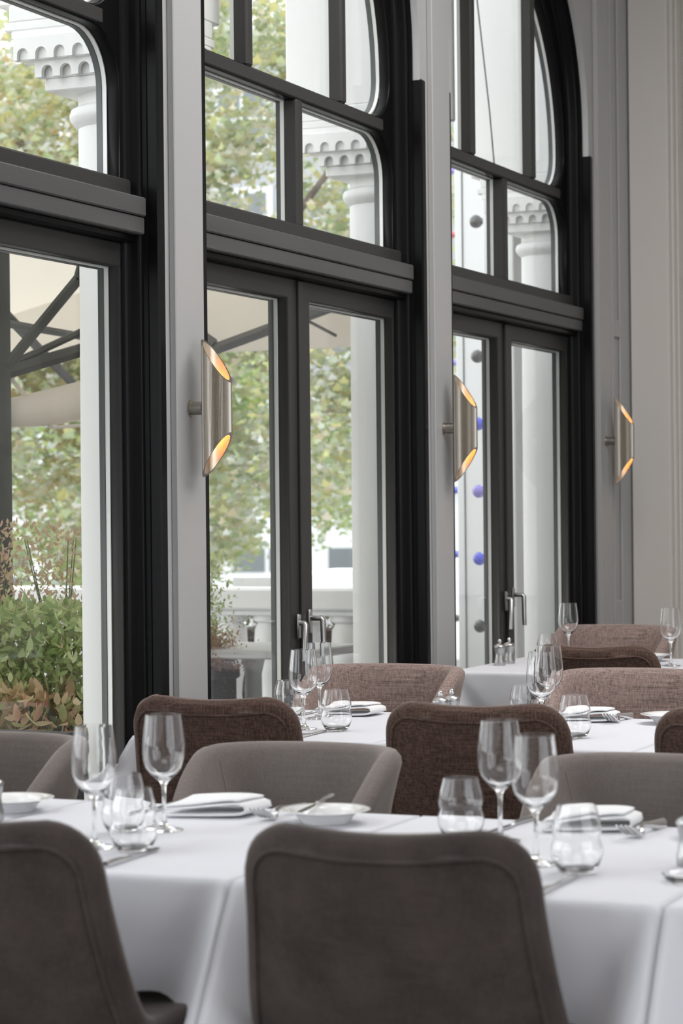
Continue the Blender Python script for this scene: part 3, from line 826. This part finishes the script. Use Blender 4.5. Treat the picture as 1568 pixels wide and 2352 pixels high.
kn = make_knife(); fk = make_fork(); kused = [0]; fused = [0]
def knife(x, y, rz, l, tilt=0.0, z=TS):
    o = kn if not kused[0] else copy_tree(kn); kused[0] = 1
    o.location = (x, y, z); o.rotation_euler = (tilt, 0, rz); tag(o, l, 'knife', 'table knives')
def fork(x, y, rz, l, tilt=0.0, z=TS):
    o = fk if not fused[0] else copy_tree(fk); fused[0] = 1
    o.location = (x, y, z); o.rotation_euler = (tilt, 0, rz); o.scale = (1.3, 1.1, 1.9); tag(o, l, 'fork', 'table forks')
knife(1.380, 3.535, R(3), 'steel knife beside the left foreground chair, before the tumblers')
knife(2.182, 3.500, R(1), 'steel knife right of the middle foreground chair')
knife(1.105, 4.340, R(180), 'steel knife left of the napkin behind the lone wine glass')
knife(1.880, 4.370, R(176), 'steel knife behind the right pair of wine glasses')
knife(0.757, 5.700, R(2), 'steel knife before the tumbler, second row by the middle doors')
knife(1.470, 5.702, R(0), 'steel knife beneath the right tumbler, second row')
knife(0.470, 6.560, R(180), 'steel knife behind the paired wine glasses, second row')
fork(1.392, 4.352, R(180 - 3), 'steel fork between the napkin and the white plate')
fork(2.150, 4.355, R(180 - 4), 'steel fork at right beside the napkin, nearest row')
fork(1.440, 6.570, R(180 - 2), 'steel fork before the right mauve armchair, second row')
# butter knife resting across the plate
knife(1.457, 4.345, R(180 + 6), 'butter knife lying across the white plate at centre left', R(-1), TS + .0280)

def make_mill():
    root = thing('pepper_mill')
    m = MB(); m.lathe([(0, 0), (.022, 0), (.023, .004), (.023, .020), (.021, .024), (.0195, .034), (.0180, .043), (.0190, .053), (.0212, .062), (.0218, .070), (0, .070)], 32); m.build('body', 'satin_steel', root, True)
    m = MB(); m.lathe([(0, .071), (.0235, .071), (.0238, .075), (.020, .080), (.010, .0845), (.004, .086), (0, .086)], 32); m.build('cap', 'satin_steel', root, True)
    m = MB(); m.lathe([(0, .083), (.0035, .085), (.0060, .089), (.0078, .0945), (.0064, .1005), (.003, .1035), (0, .104)], 20); m.build('knob', 'steel', root, True)
    return root
ml = make_mill()
for i, (x, y, l) in enumerate([(.305, 8.625, 'front steel mill of the two on the third row by the right window'), (.306, 8.735, 'rear steel mill of the two on the third row by the right window'),
                               (1.008, 6.137, 'left steel mill peeking over the right brown chair, second row'), (1.014, 6.212, 'right steel mill peeking over the right brown chair, second row'),
                               (.870 - .015, 4.010, 'steel mill cut by the left edge, nearest row'), (2.322, 3.905, 'steel mill cut by the right edge, nearest row')]):
    o = ml if i == 0 else copy_tree(ml); o.location = (x, y, TS); tag(o, l, 'mill', 'steel salt and pepper mills')
m = MB(); m.lathe([(0, 0), (.036, 0), (.040, .003), (.046, .012), (.047, .013), (.045, .0125), (.038, .005), (0, .004)], 40)
put('glass_dish', m.me('glass_dish', True), 'crystal', 1.655, 6.24, 'small clear glass dish at the right edge, second row', 'dish', None)
put('glass_dish', m.me('glass_dish', True), 'crystal', 2.368, 3.735, 'small clear dish standing in for a wine glass foot at the right edge, nearest row', 'dish', None)  # dish shape used in place of a neighbouring wine glass's foot

# ------------------------------------------------------------------ outside: columns of the loggia
def outside_column(cx, cy, label):
    t = thing('column', (cx, cy, 0), 0, label, None, None, 'structure')
    r = .160
    m = MB(); m.lathe([(0, -.15), (r + .06, -.15), (r + .06, 0.0), (r + .045, .03), (r + .012, .08), (r, .12), (r, 1.5), (r - .004, 2.66), (r + .012, 2.675), (r + .024, 2.69), (r + .026, 2.705), (r + .020, 2.722), (r - .004, 2.735), (r - .004, 2.79), (0, 2.79)], 40)
    m.build('shaft', 'stone_white', t, True)
    steps = [('abacus', .150 + .045, 2.775, 2.818), ('lower_course', .213 - .012, 2.818, 2.873), ('upper_course', .274 - .012, 2.873, 2.947), ('cornice', .292, 2.947, 2.975), ('cornice', .318, 2.975, 3.005), ('cornice', .300, 3.005, 3.062)]
    for nm, h, z0, z1 in steps:
        bx(nm, -h, .185 if nm != 'abacus' else .185, -min(h, .247), h, z0, z1, 'stone_white', t, 0.004)
    bx('impost_block', -.355, .185, -.24, .36, 3.062, 5.4, 'stone_white', t, 0.006)
    # little round arches cut into both courses, on the face along the wall's normal and on the outer face
    pitch = .070
    for z0, z1, h, sh in ((2.818, 2.873, .213, .5), (2.873, 2.947, .274, 0.0)):
        n = int((h + .18) / pitch); rr = .021
        def strip(a0, cnt):
            pts = [(a0, z1), (a0, z0)]
            for i in range(cnt):
                cxx = a0 + pitch * (i + .5 + sh * .35)
                pts += [(cxx - rr, z0), (cxx - rr, z0 + .018)] + [(cxx - rr * math.cos(R(a)), z0 + .018 + rr * math.sin(R(a))) for a in range(20, 180, 20)] + [(cxx + rr, z0 + .018), (cxx + rr, z0)]
            end = a0 + pitch * (cnt + .5)
            pts += [(end, z0), (end, z1)]; return pts
        plate('arcade_strip', [strip(-h, n)], -min(h, .247) - .016, -min(h, .247) + .002, 'stone_white', t, 0.0, 'Y')
        plate('arcade_strip', [strip(-min(h, .247), 5)], -h - .002, -h + .014, 'stone_white', t, 0.0, 'X')
    return t
outside_column(-.405, 6.900, 'white stone column with arcaded capital outside the left window')
outside_column(-.372, 9.147, 'white stone column with arcaded capital outside the middle window')
outside_column(-.372, 11.395, 'white stone column with arcaded capital outside the right window')

# white posts studded with glass balls outside the right window
def ball_post(x0, x1, y0, y1, z1, name, label, zs, mats, ordn, where, ballx, bally, pr):
    p = bx(name, x0, x1, y0, y1, -.15, z1, 'post_white', None, 0.006); tag(p, label, 'post')
    for i, z in enumerate(zs):
        t = thing('glass_ball_ornament', (ballx, bally, z), 0, '%s glass ball %s %s' % (mats[i].split('_')[1], ordn[i], where), 'ornament', 'coloured glass balls on the white posts')
        m = MB(); n = 14; m.lathe([(pr * math.sin(math.pi * k / n), -pr * math.cos(math.pi * k / n)) for k in range(n + 1)], 24); m.build('ball', mats[i], t, True)
        m = MB(); m.tube([(pr * .75, 0, 0), (pr * 1.35, 0, 0), (x0 - ballx + .002, 0, 0)], [pr * .45, pr * .55, pr * .62], 14); m.build('neck', mats[i], t, True)
ORD = ['lowest', 'second from the bottom', 'third from the bottom', 'fourth from the bottom', 'fifth from the bottom', 'sixth from the bottom', 'seventh from the bottom', 'eighth from the bottom', 'ninth from the bottom', 'topmost']
ball_post(-.894, -.72, 11.80, 11.98, 5.2, 'white_post', 'white post bearing glass balls, close outside the right window', [.728 + .3680 * i for i in range(10)],
          ['ball_grey', 'ball_blue', 'ball_violet', 'ball_blue', 'ball_grey', 'ball_grey', 'ball_grey', 'ball_blue', 'ball_amber', 'ball_violet'], ORD, 'on the near white post', -.968, 11.90, .037)
ball_post(-1.281, -1.06, 12.4, 12.62, 5.4, 'white_post', 'wider white post with glass balls, farther outside the right window', [.74 + .3680 * i for i in range(10)],
          ['ball_grey', 'ball_blue', 'ball_blue', 'ball_grey', 'ball_violet', 'ball_grey', 'ball_red', 'ball_violet', 'ball_violet', 'ball_green'], ORD, 'on the wider far post', -1.362, 12.5, .037)
bx('post_joint', -1.236, -1.230, 12.394, 12.4, -.15, 5.4, 'seal_grey', [o for o in bpy.data.objects if o.name == 'white_post.001'][0])
wb = bx('wall_outside', -.70, -.19, 11.98, 12.4, -.15, 5.4, 'stone_white'); st(wb); wb['label'] = 'white rendered wall outside beyond the last column'
m = MB(); m.tube([(-.50, 10.62, 4.3), (-.478, 10.6, 3.84), (-.42, 10.6, 3.3), (-.398, 10.6, 3.03), (-.392, 10.6, 2.5)], .004, 6)
tag(m.build('hanging_cable', 'seal_grey'), 'thin dark cable hanging outside the right window', 'cable')

def leaf_cloud(n, fn, size, seed, shape='maple', droop=0.0):
    rnd = random.Random(seed); V = []; F = []
    if shape == 'maple':
        out = [(0, 0), (.30, .08), (.52, -.02), (.42, .22), (.62, .48), (.32, .50), (0, 1.0), (-.32, .50), (-.62, .48), (-.42, .22), (-.52, -.02), (-.30, .08)]
    else:
        out = [(0, 0), (.20, .25), (.24, .5), (.14, .8), (0, 1.0), (-.14, .8), (-.24, .5), (-.20, .25)]
    for _ in range(n):
        p = Vector(fn(rnd)); s = size * rnd.uniform(.6, 1.25)
        rot = Matrix.Rotation(rnd.uniform(0, 6.283), 3, 'Z') @ Matrix.Rotation(rnd.gauss(droop, .7), 3, 'X') @ Matrix.Rotation(rnd.gauss(0, .4), 3, 'Y')
        b0 = len(V)
        for x, y in out: V.append(p + rot @ Vector((x * s, y * s, -.25 * abs(x) * s)))
        F.append(tuple(range(b0, b0 + len(out))))
    return mesh('leaves', V, F)
# ------------------------------------------------------------------ outside: terrace
st(bx('terrace_ground', -9.0, -0.19, -6, 14.2, -.30, -.15, 'terrace_paving'))['label'] = 'grey terrace paving outside the windows'
st(bx('street_ground', -120, 60, 14.2, 140, -1.4, -1.2, 'asphalt'))['label'] = 'pale street beyond the terrace'
st(bx('street_ground', -120, -9.0, -60, 14.2, -1.4, -1.2, 'asphalt'))['label'] = 'pale street beside the terrace'

# balustrade at the end of the terrace
def balustrade(x0, x1, y, z0, zt, label):
    t = thing('balustrade', ((x0 + x1) / 2, y, 0), 0, label, 'balustrade')
    w = (x1 - x0) / 2
    bx('rail', -w, w, -.13, .13, zt - .115, zt, 'stone_white', t, 0.012)
    bx('rail_moulding', -w, w, -.10, .10, zt - .145, zt - .115, 'stone_white', t, 0.006)
    bx('plinth', -w, w, -.12, .12, z0, z0 + .14, 'stone_white', t, 0.008)
    H = zt - .145 - (z0 + .14); b0 = z0 + .14
    prof = [(0, 0), (.085, 0), (.085, .05 * H), (.06, .09 * H), (.045, .16 * H), (.050, .28 * H), (.058, .40 * H), (.050, .50 * H), (.054, .56 * H), (.078, .72 * H), (.084, .82 * H), (.080, .91 * H), (.062, .95 * H), (.085, .965 * H), (.085, H), (0, H)]
    mm = MB(); mm.lathe(prof, 20); me = mm.me('baluster', True)
    n = int(2 * w / .222)
    for i in range(n): obj('baluster', me, 'stone_white', t, (-w + .1 + .222 * i, 0, b0))
balustrade(-4.6, -.95, 11.05, -.15, .965, 'white stone balustrade at the end of the terrace')
hd = thing('backing_hedge', (-3.0, 11.75, -.15), 0, 'low dark hedge added to darken the gaps between the stone balusters', 'hedge')  # added dark backing so the gaps between balusters read dark
o = obj('foliage', leaf_cloud(9000, lambda r: (r.uniform(-1.6, 1.6), r.uniform(-.2, .2), r.uniform(0, .93)), .055, 77, 'oval', .6), 'hedge_leaves', hd); o['kind'] = 'stuff'
bx('hedge_core', -1.58, 1.58, -.14, .14, 0, .86, 'soil', hd)
pt_ = thing('parapet', (-2.4, 12.5, 0), 0, 'second white parapet running off behind the balustrade', 'parapet')
m = MB(); 
a, b_ = Vector((-2.38, 12.05, 0)) - Vector((-2.4, 12.5, 0)), Vector((-2.62, 14.1, 0)) - Vector((-2.4, 12.5, 0))
d = (b_ - a).normalized(); n_ = Vector((-d.y, d.x, 0)) * .15
def skew(mb, z0, z1, wd):
    q = [a + n_ * wd, a - n_ * wd, b_ - n_ * wd, b_ + n_ * wd]
    v = [(p.x, p.y, z0) for p in q] + [(p.x, p.y, z1) for p in q]
    mb.add(v, [(3, 2, 1, 0), (4, 5, 6, 7), (0, 1, 5, 4), (1, 2, 6, 5), (2, 3, 7, 6), (3, 0, 4, 7)])
skew(m, .87, .985, 1.0); m.build('rail', 'stone_white', pt_)
for k in range(5):
    p = a.lerp(b_, (k + .3) / 5); m = MB(); m.lathe([(0, -.15), (.09, -.15), (.05, .2), (.06, .5), (.09, .75), (.07, .87), (0, .87)], 16, (p.x, p.y, 0)); m.build('baluster', 'stone_white', pt_, True)

# canvas marquee over the terrace
mq = thing('terrace_awning', (-1.9, 7.5, -.15), 0, 'beige canvas terrace awning on dark posts outside the windows', 'awning')
def mqp(name, v, f, mat, th=None):
    V = [(x + 1.9, y - 7.5, z + .15) for x, y, z in v]
    return obj(name, mesh(name, V, f), mat, mq)
YA, YB = 2.0, 10.75; RX, RZ = -1.55, 2.835
def sheet(name, q, mat='canvas', th=.006):
    V = [Vector(p) for p in q]; n = (V[1] - V[0]).cross(V[2] - V[0]).normalized() * th
    v = [tuple(p) for p in V] + [tuple(p + n) for p in V]; k = len(q)
    f = [tuple(range(k))[::-1], tuple(range(k, 2 * k))] + [(i, (i + 1) % k, k + (i + 1) % k, k + i) for i in range(k)]
    return mqp(name, v, f, mat)
sheet('roof_canvas', [(RX, YA, RZ), (RX, YB, RZ), (-.80, YB, 2.56), (-.80, YA, 2.56)])
sheet('roof_canvas', [(RX, YA, RZ), (-3.9, YA, 2.28), (-3.9, YB, 2.28), (RX, YB, RZ)])
sheet('end_canvas', [(-.80, YB, 2.19), (-.80, YB, 2.555), (RX, YB, RZ - .006), (-3.9, YB, 2.274), (-3.9, YB, 2.19)])
sheet('valance', [(-3.9, YA, 2.28), (-3.9, YA, 2.12), (-3.9, YB, 2.12), (-3.9, YB, 2.28)])
def bar(name, p, q, r, mat='strut_grey', n=4):
    m = MB(); m.tube([(p[0] + 1.9, p[1] - 7.5, p[2] + .15), (q[0] + 1.9, q[1] - 7.5, q[2] + .15)], r, n); m.build(name, mat, mq)
bar('post', (-1.60, 8.02, -.15), (-1.60, 8.02, 2.80), .052, 'frame_green')
bar('post', (-3.7, 10.5, -.15), (-3.7, 10.5, 2.28), .04, 'frame_green')
bar('post', (-1.60, 3.2, -.15), (-1.60, 3.2, 2.80), .05, 'frame_green')
for q0, q1, r_ in [((-1.60, 8.02, 1.93), (-1.25, 8.05, 2.30), .022), ((-1.25, 8.05, 2.30), (-1.18, 8.10, 2.62), .020), ((-1.60, 8.02, 1.93), (-1.30, 8.9, 2.18), .030),
                   ((-1.60, 8.02, 1.95), (-1.35, 8.9, 2.30), .016), ((-1.60, 8.02, 2.14), (-2.3, 10.5, 2.22), .018), ((-1.60, 8.02, 2.20), (-2.6, 10.4, 2.0), .022)]:
    bar('arm', q0, q1, r_, 'frame_green', 6)
bar('strut', (-2.15, 10.60, 2.13), (-1.22, 10.60, 2.40), .030); bar('strut', (-1.62, 10.55, 2.28), (-1.10, 10.55, 2.44), .022)
bar('strut', (-2.25, 10.6, 2.45), (-1.98, 10.6, 2.24), .026); bar('strut', (-2.22, 10.6, 2.20), (-1.98, 10.6, 2.46), .026); bar('strut', (-2.10, 10.6, 2.34), (-1.92, 10.6, 2.22), .030)
bar('strut', (-1.46, 10.62, 2.35), (-1.25, 10.62, 2.24), .008); bar('ridge_pole', (RX, YA, RZ - .03), (RX, YB, RZ - .03), .02)
# a rolled canvas side lashed under the arm
rc = thing('rolled_canvas', (-1.42, 8.35, 1.75), 0, 'rolled beige canvas lashed under the awning arm, seen through the left window', 'canvas')
m = MB(); m.tube([(-.20, -.30, .02), (-.10, -.1, .05), (.05, .2, .12), (.16, .5, .21)], [.055, .075, .085, .08], 14); m.build('roll', 'canvas', rc, True)
m = MB(); m.tube([(-.18, -.30, .20), (-.15, -.22, .12), (-.08, -.10, -.03), (.0, .02, -.02), (.02, .06, .1)], .009, 6); m.build('rope', 'canvas', rc, True)
m = MB(); m.tube([(-.2, -.33, .22), (-.2, -.32, .05), (-.19, -.30, -.03)], [.02, .035, .03], 8); m.build('flap', 'canvas', rc, True)

# terrace furniture
def terrace_table(x0, x1, y0, y1, z, label, mat='pavement_furniture'):
    t = thing('terrace_table', ((x0 + x1) / 2, (y0 + y1) / 2, -.15), 0, label, 'table', 'terrace tables'); w, d_ = (x1 - x0) / 2, (y1 - y0) / 2
    bx('tabletop', -w, w, -d_, d_, z + .11, z + .15, mat, t, 0.006)
    m = MB(); m.lathe([(0, 0), (.16, 0), (.15, .03), (.08, .10), (.050, .30), (.042, .5), (.040, z + .02), (.060, z + .11), (0, z + .11)], 24); m.build('pedestal', mat, t, True)
terrace_table(-1.75, -.93, 9.50, 10.12, .735, 'grey pedestal table on the terrace before the balustrade')
terrace_table(-1.05, -.40, 6.05, 6.55, .66, 'dark grey terrace table close outside the left window', 'planter_dark')

# planters
def planter(cx, cy, wx, wy, z0, z1, label, cat='planter'):
    t = thing('planter', (cx, cy, z0), 0, label, cat); h = z1 - z0
    m = MB(); m.cbox(-wx, wx, -wy, wy, 0, h, .01); m.build('box', 'planter_dark', t)
    m = MB(); m.cbox(-wx - .012, wx + .012, -wy - .012, wy + .012, h - .05, h + .005, .008); m.build('rim', 'planter_dark', t)
    bx('soil', -wx + .02, wx - .02, -wy + .02, wy - .02, h + .004, h + .012, 'soil', t)
planter(-1.20, 7.30, .53, .36, -.15, .56, 'long dark planter box of mixed flowers outside the left window')
def plant(name, loc, label, mat, n, fn, size, seed, shape='oval', stems=0, sh=.4, spread=.1, droop=.6):
    t = thing(name, loc, 0, label, 'plant')
    o = obj('foliage', leaf_cloud(n, fn, size, seed, shape, droop), mat, t); o['kind'] = 'stuff'
    rnd = random.Random(seed + 5)
    for i in range(stems):
        a = rnd.uniform(0, 6.28); m = MB(); e_ = spread * rnd.uniform(.3, 1)
        m.tube([(0, 0, 0), (e_ * .4 * math.cos(a), e_ * .4 * math.sin(a), sh * .5), (e_ * math.cos(a), e_ * math.sin(a), sh)], [.006, .004, .002], 5); m.build('stem', 'garden_stem', t, True)
    return t
principled('garden_stem', (0.12, 0.16, 0.06), 0.7)
def blob(rx, ry, z0, z1): return lambda r: (r.gauss(0, rx * .5), r.gauss(0, ry * .5), r.uniform(z0, z1))
for i, (x, y) in enumerate([(-1.48, 7.22), (-1.18, 7.12), (-1.0, 7.12)]):
    plant('coleus', (x, y, .57), ['pink and cream coleus plant low at the far end of the planter', 'pink and cream coleus plant low in the middle of the planter', 'pink and cream coleus plant low beside the column'][i],
          'coleus_leaves', 520, blob(.30, .22, -.06, .17), .066, 20 + i, 'oval', 4, .14, .1)
for i, (x, y) in enumerate([(-1.46, 7.36), (-1.16, 7.38), (-.88, 7.34)]):
    plant('leafy_plant', (x, y, .57), ['bushy green plant at the far end of the planter', 'bushy green plant in the middle of the planter', 'bushy green plant in the planter beside the column'][i],
          'garden_leaves', 1700, blob(.32, .22, .02, .46), .046, 30 + i, 'oval', 4, .34, .10)
for i, (x, y) in enumerate([(-1.36, 7.55), (-1.05, 7.55)]):
    plant('flowering_plant', (x, y, .57), ['tall wispy plant with reddish seed heads at the planter back', 'tall wispy plant with reddish seed heads beside the column'][i],
          'seed_heads', 1300, lambda r: (r.gauss(0, .16), r.gauss(0, .12), r.uniform(.2, .78) ** 1.1), .026, 40 + i, 'oval', 5, .7, .14)
planter(-1.49, 9.62, .10, .12, -.15, .64, 'dark square planter of rust coloured heather before the balustrade')
plant('heather', (-1.46, 9.60, .65), 'rust brown heather spilling from the dark square planter', 'heather', 6000, lambda r: (r.gauss(0, .065), r.gauss(0, .065), abs(r.gauss(0, .085)) - .02 - (.2 * r.random() if r.random() < .08 else 0)), .014, 50, 'oval', 8, .16, .1)
plant('evergreen_shrub', (-1.56, 9.66, .65), 'slim green shrub climbing beside the first pier outside', 'garden_leaves', 2200, lambda r: (r.gauss(0, .07), r.gauss(0, .07), r.uniform(0, .52)), .026, 51, 'oval', 6, .5, .06)

# ------------------------------------------------------------------ outside: trees and street
def tree(x, y, label, mat, trunk_h, clumps, per, size, seed, crown, branches):
    t = thing('maple_tree', (x, y, -1.2), 0, label, 'tree', 'trees beyond the terrace')
    rnd = random.Random(seed)
    m = MB(); m.tube([(0, 0, 0), (.05, .05, trunk_h * .5), (-.05, .1, trunk_h), (.1, 0, trunk_h + 2.5)], [.24, .20, .17, .06], 12); m.build('trunk', 'bark', t, True)
    for q in branches:
        m = MB(); m.tube(q, [.09, .065, .04, .02][:len(q)], 8); m.build('branch', 'bark', t, True)
    (cx, cy, cz), (rx, ry, rz) = crown; cs = []
    for _ in range(clumps):
        while True:
            p = [rnd.uniform(-1, 1) for _ in range(3)]
            if sum(q * q for q in p) < 1: break
        cs.append((cx + p[0] * rx, cy + p[1] * ry, cz + p[2] * rz, rnd.uniform(.30, .62)))
    def fn(r):
        c = cs[r.randrange(len(cs))]; return (c[0] + r.gauss(0, c[3] * .5), c[1] + r.gauss(0, c[3] * .5), c[2] + r.gauss(0, c[3] * .4))
    o = obj('foliage', leaf_cloud(clumps * per, fn, size, seed + 1, 'maple', .3), mat, t); o['kind'] = 'stuff'
tree(-6.9, 19.0, 'broad maple with yellowing leaves seen through the middle window', 'maple_leaves', 4.2, 190, 190, .085, 3, ((0.4, .2, 5.0), (2.6, 1.7, 3.2)),
     [[(0, 0, 3.2), (.8, -.2, 4.2), (1.6, -.3, 5.0), (2.3, -.3, 5.8)], [(0, 0, 3.8), (-.8, .1, 5.0), (-1.4, .2, 6.2)], [(0, .1, 3.0), (.6, -.6, 3.6), (1.4, -.9, 3.7)]])
tree(-9.3, 20.0, 'autumn coloured maple seen through the left window', 'autumn_leaves', 4.0, 130, 190, .085, 7, ((0.3, .2, 5.2), (2.2, 1.6, 2.8)),
     [[(0, 0, 3.2), (.7, -.2, 4.4), (1.3, -.3, 5.6)], [(0, 0, 3.6), (-.7, .1, 4.8), (-1.2, .2, 6.0)]])
tree(-9.6, 24.0, 'pale green street tree low behind the left planter', 'street_green', 2.6, 90, 150, .09, 11, ((0, 0, 3.0), (2.6, 1.5, 1.7)), [[(0, 0, 2.0), (.5, 0, 2.8), (1.0, 0, 3.4)]])

def house(name, x0, x1, y, z0, z1, mat, label, cols, rows, ww, wh, mx=.6, mz=.6, depth=8):
    t = thing(name, ((x0 + x1) / 2, y, z0), 0, label, 'building', 'buildings across the street'); w = (x1 - x0) / 2; h = z1 - z0
    bx('wall', -w, w, 0, depth, 0, h, mat, t)
    bx('roof', -w - .3, w + .3, -.3, depth, h, h + .35, 'house_white', t)
    for i in range(cols):
        for j in range(rows):
            cx = -w + mx + (2 * w - 2 * mx) * (i + .5) / cols; cz = mz + (h - 2 * mz) * (j + .5) / rows
            f = MB(); f.box(cx - ww / 2 - .1, cx + ww / 2 + .1, -.08, .02, cz - wh / 2 - .1, cz + wh / 2 + .1); fo = f.build('window', 'house_white', t)
            g = MB()
            for a in (-1, 1):
                for c_ in (-1, 1):
                    g.box(cx + a * ww / 4 - ww / 4 + .05, cx + a * ww / 4 + ww / 4 - .05, -.11, -.05, cz + c_ * wh / 4 - wh / 4 + .05, cz + c_ * wh / 4 + wh / 4 - .05)
            g.build('pane', 'house_glass', fo)
house('houseboat', -22.0, -10.5, 36.0, -1.2, 1.75, 'house_white', 'long low white building with gridded windows behind the balustrade', 6, 1, 1.35, 1.0, .4, .55, 6)
house('apartment_building', -30, -9.0, 52.0, -1.2, 13, 'house_grey', 'grey apartment building with white windows beyond the trees', 9, 5, 1.4, 1.6)
house('apartment_building', -60, -31, 52.0, -1.2, 12, 'house_brick', 'brown brick building with white windows far beyond the left window', 9, 5, 1.5, 1.7)
lp = thing('lamp_post', (-6.53, 21.6, -1.2), 0, 'dark green street lamp post beyond the balustrade', 'lamp post')
m = MB(); m.lathe([(0, 0), (.14, 0), (.12, .5), (.07, .7), (.06, 3.6), (.05, 3.8), (0, 3.8)], 14); m.build('pole', 'lamp_green', lp, True)
m = MB(); m.lathe([(0, 3.8), (.12, 3.82), (.22, 4.2), (.1, 4.4), (0, 4.45)], 14); m.build('lantern', 'lamp_green', lp, True)
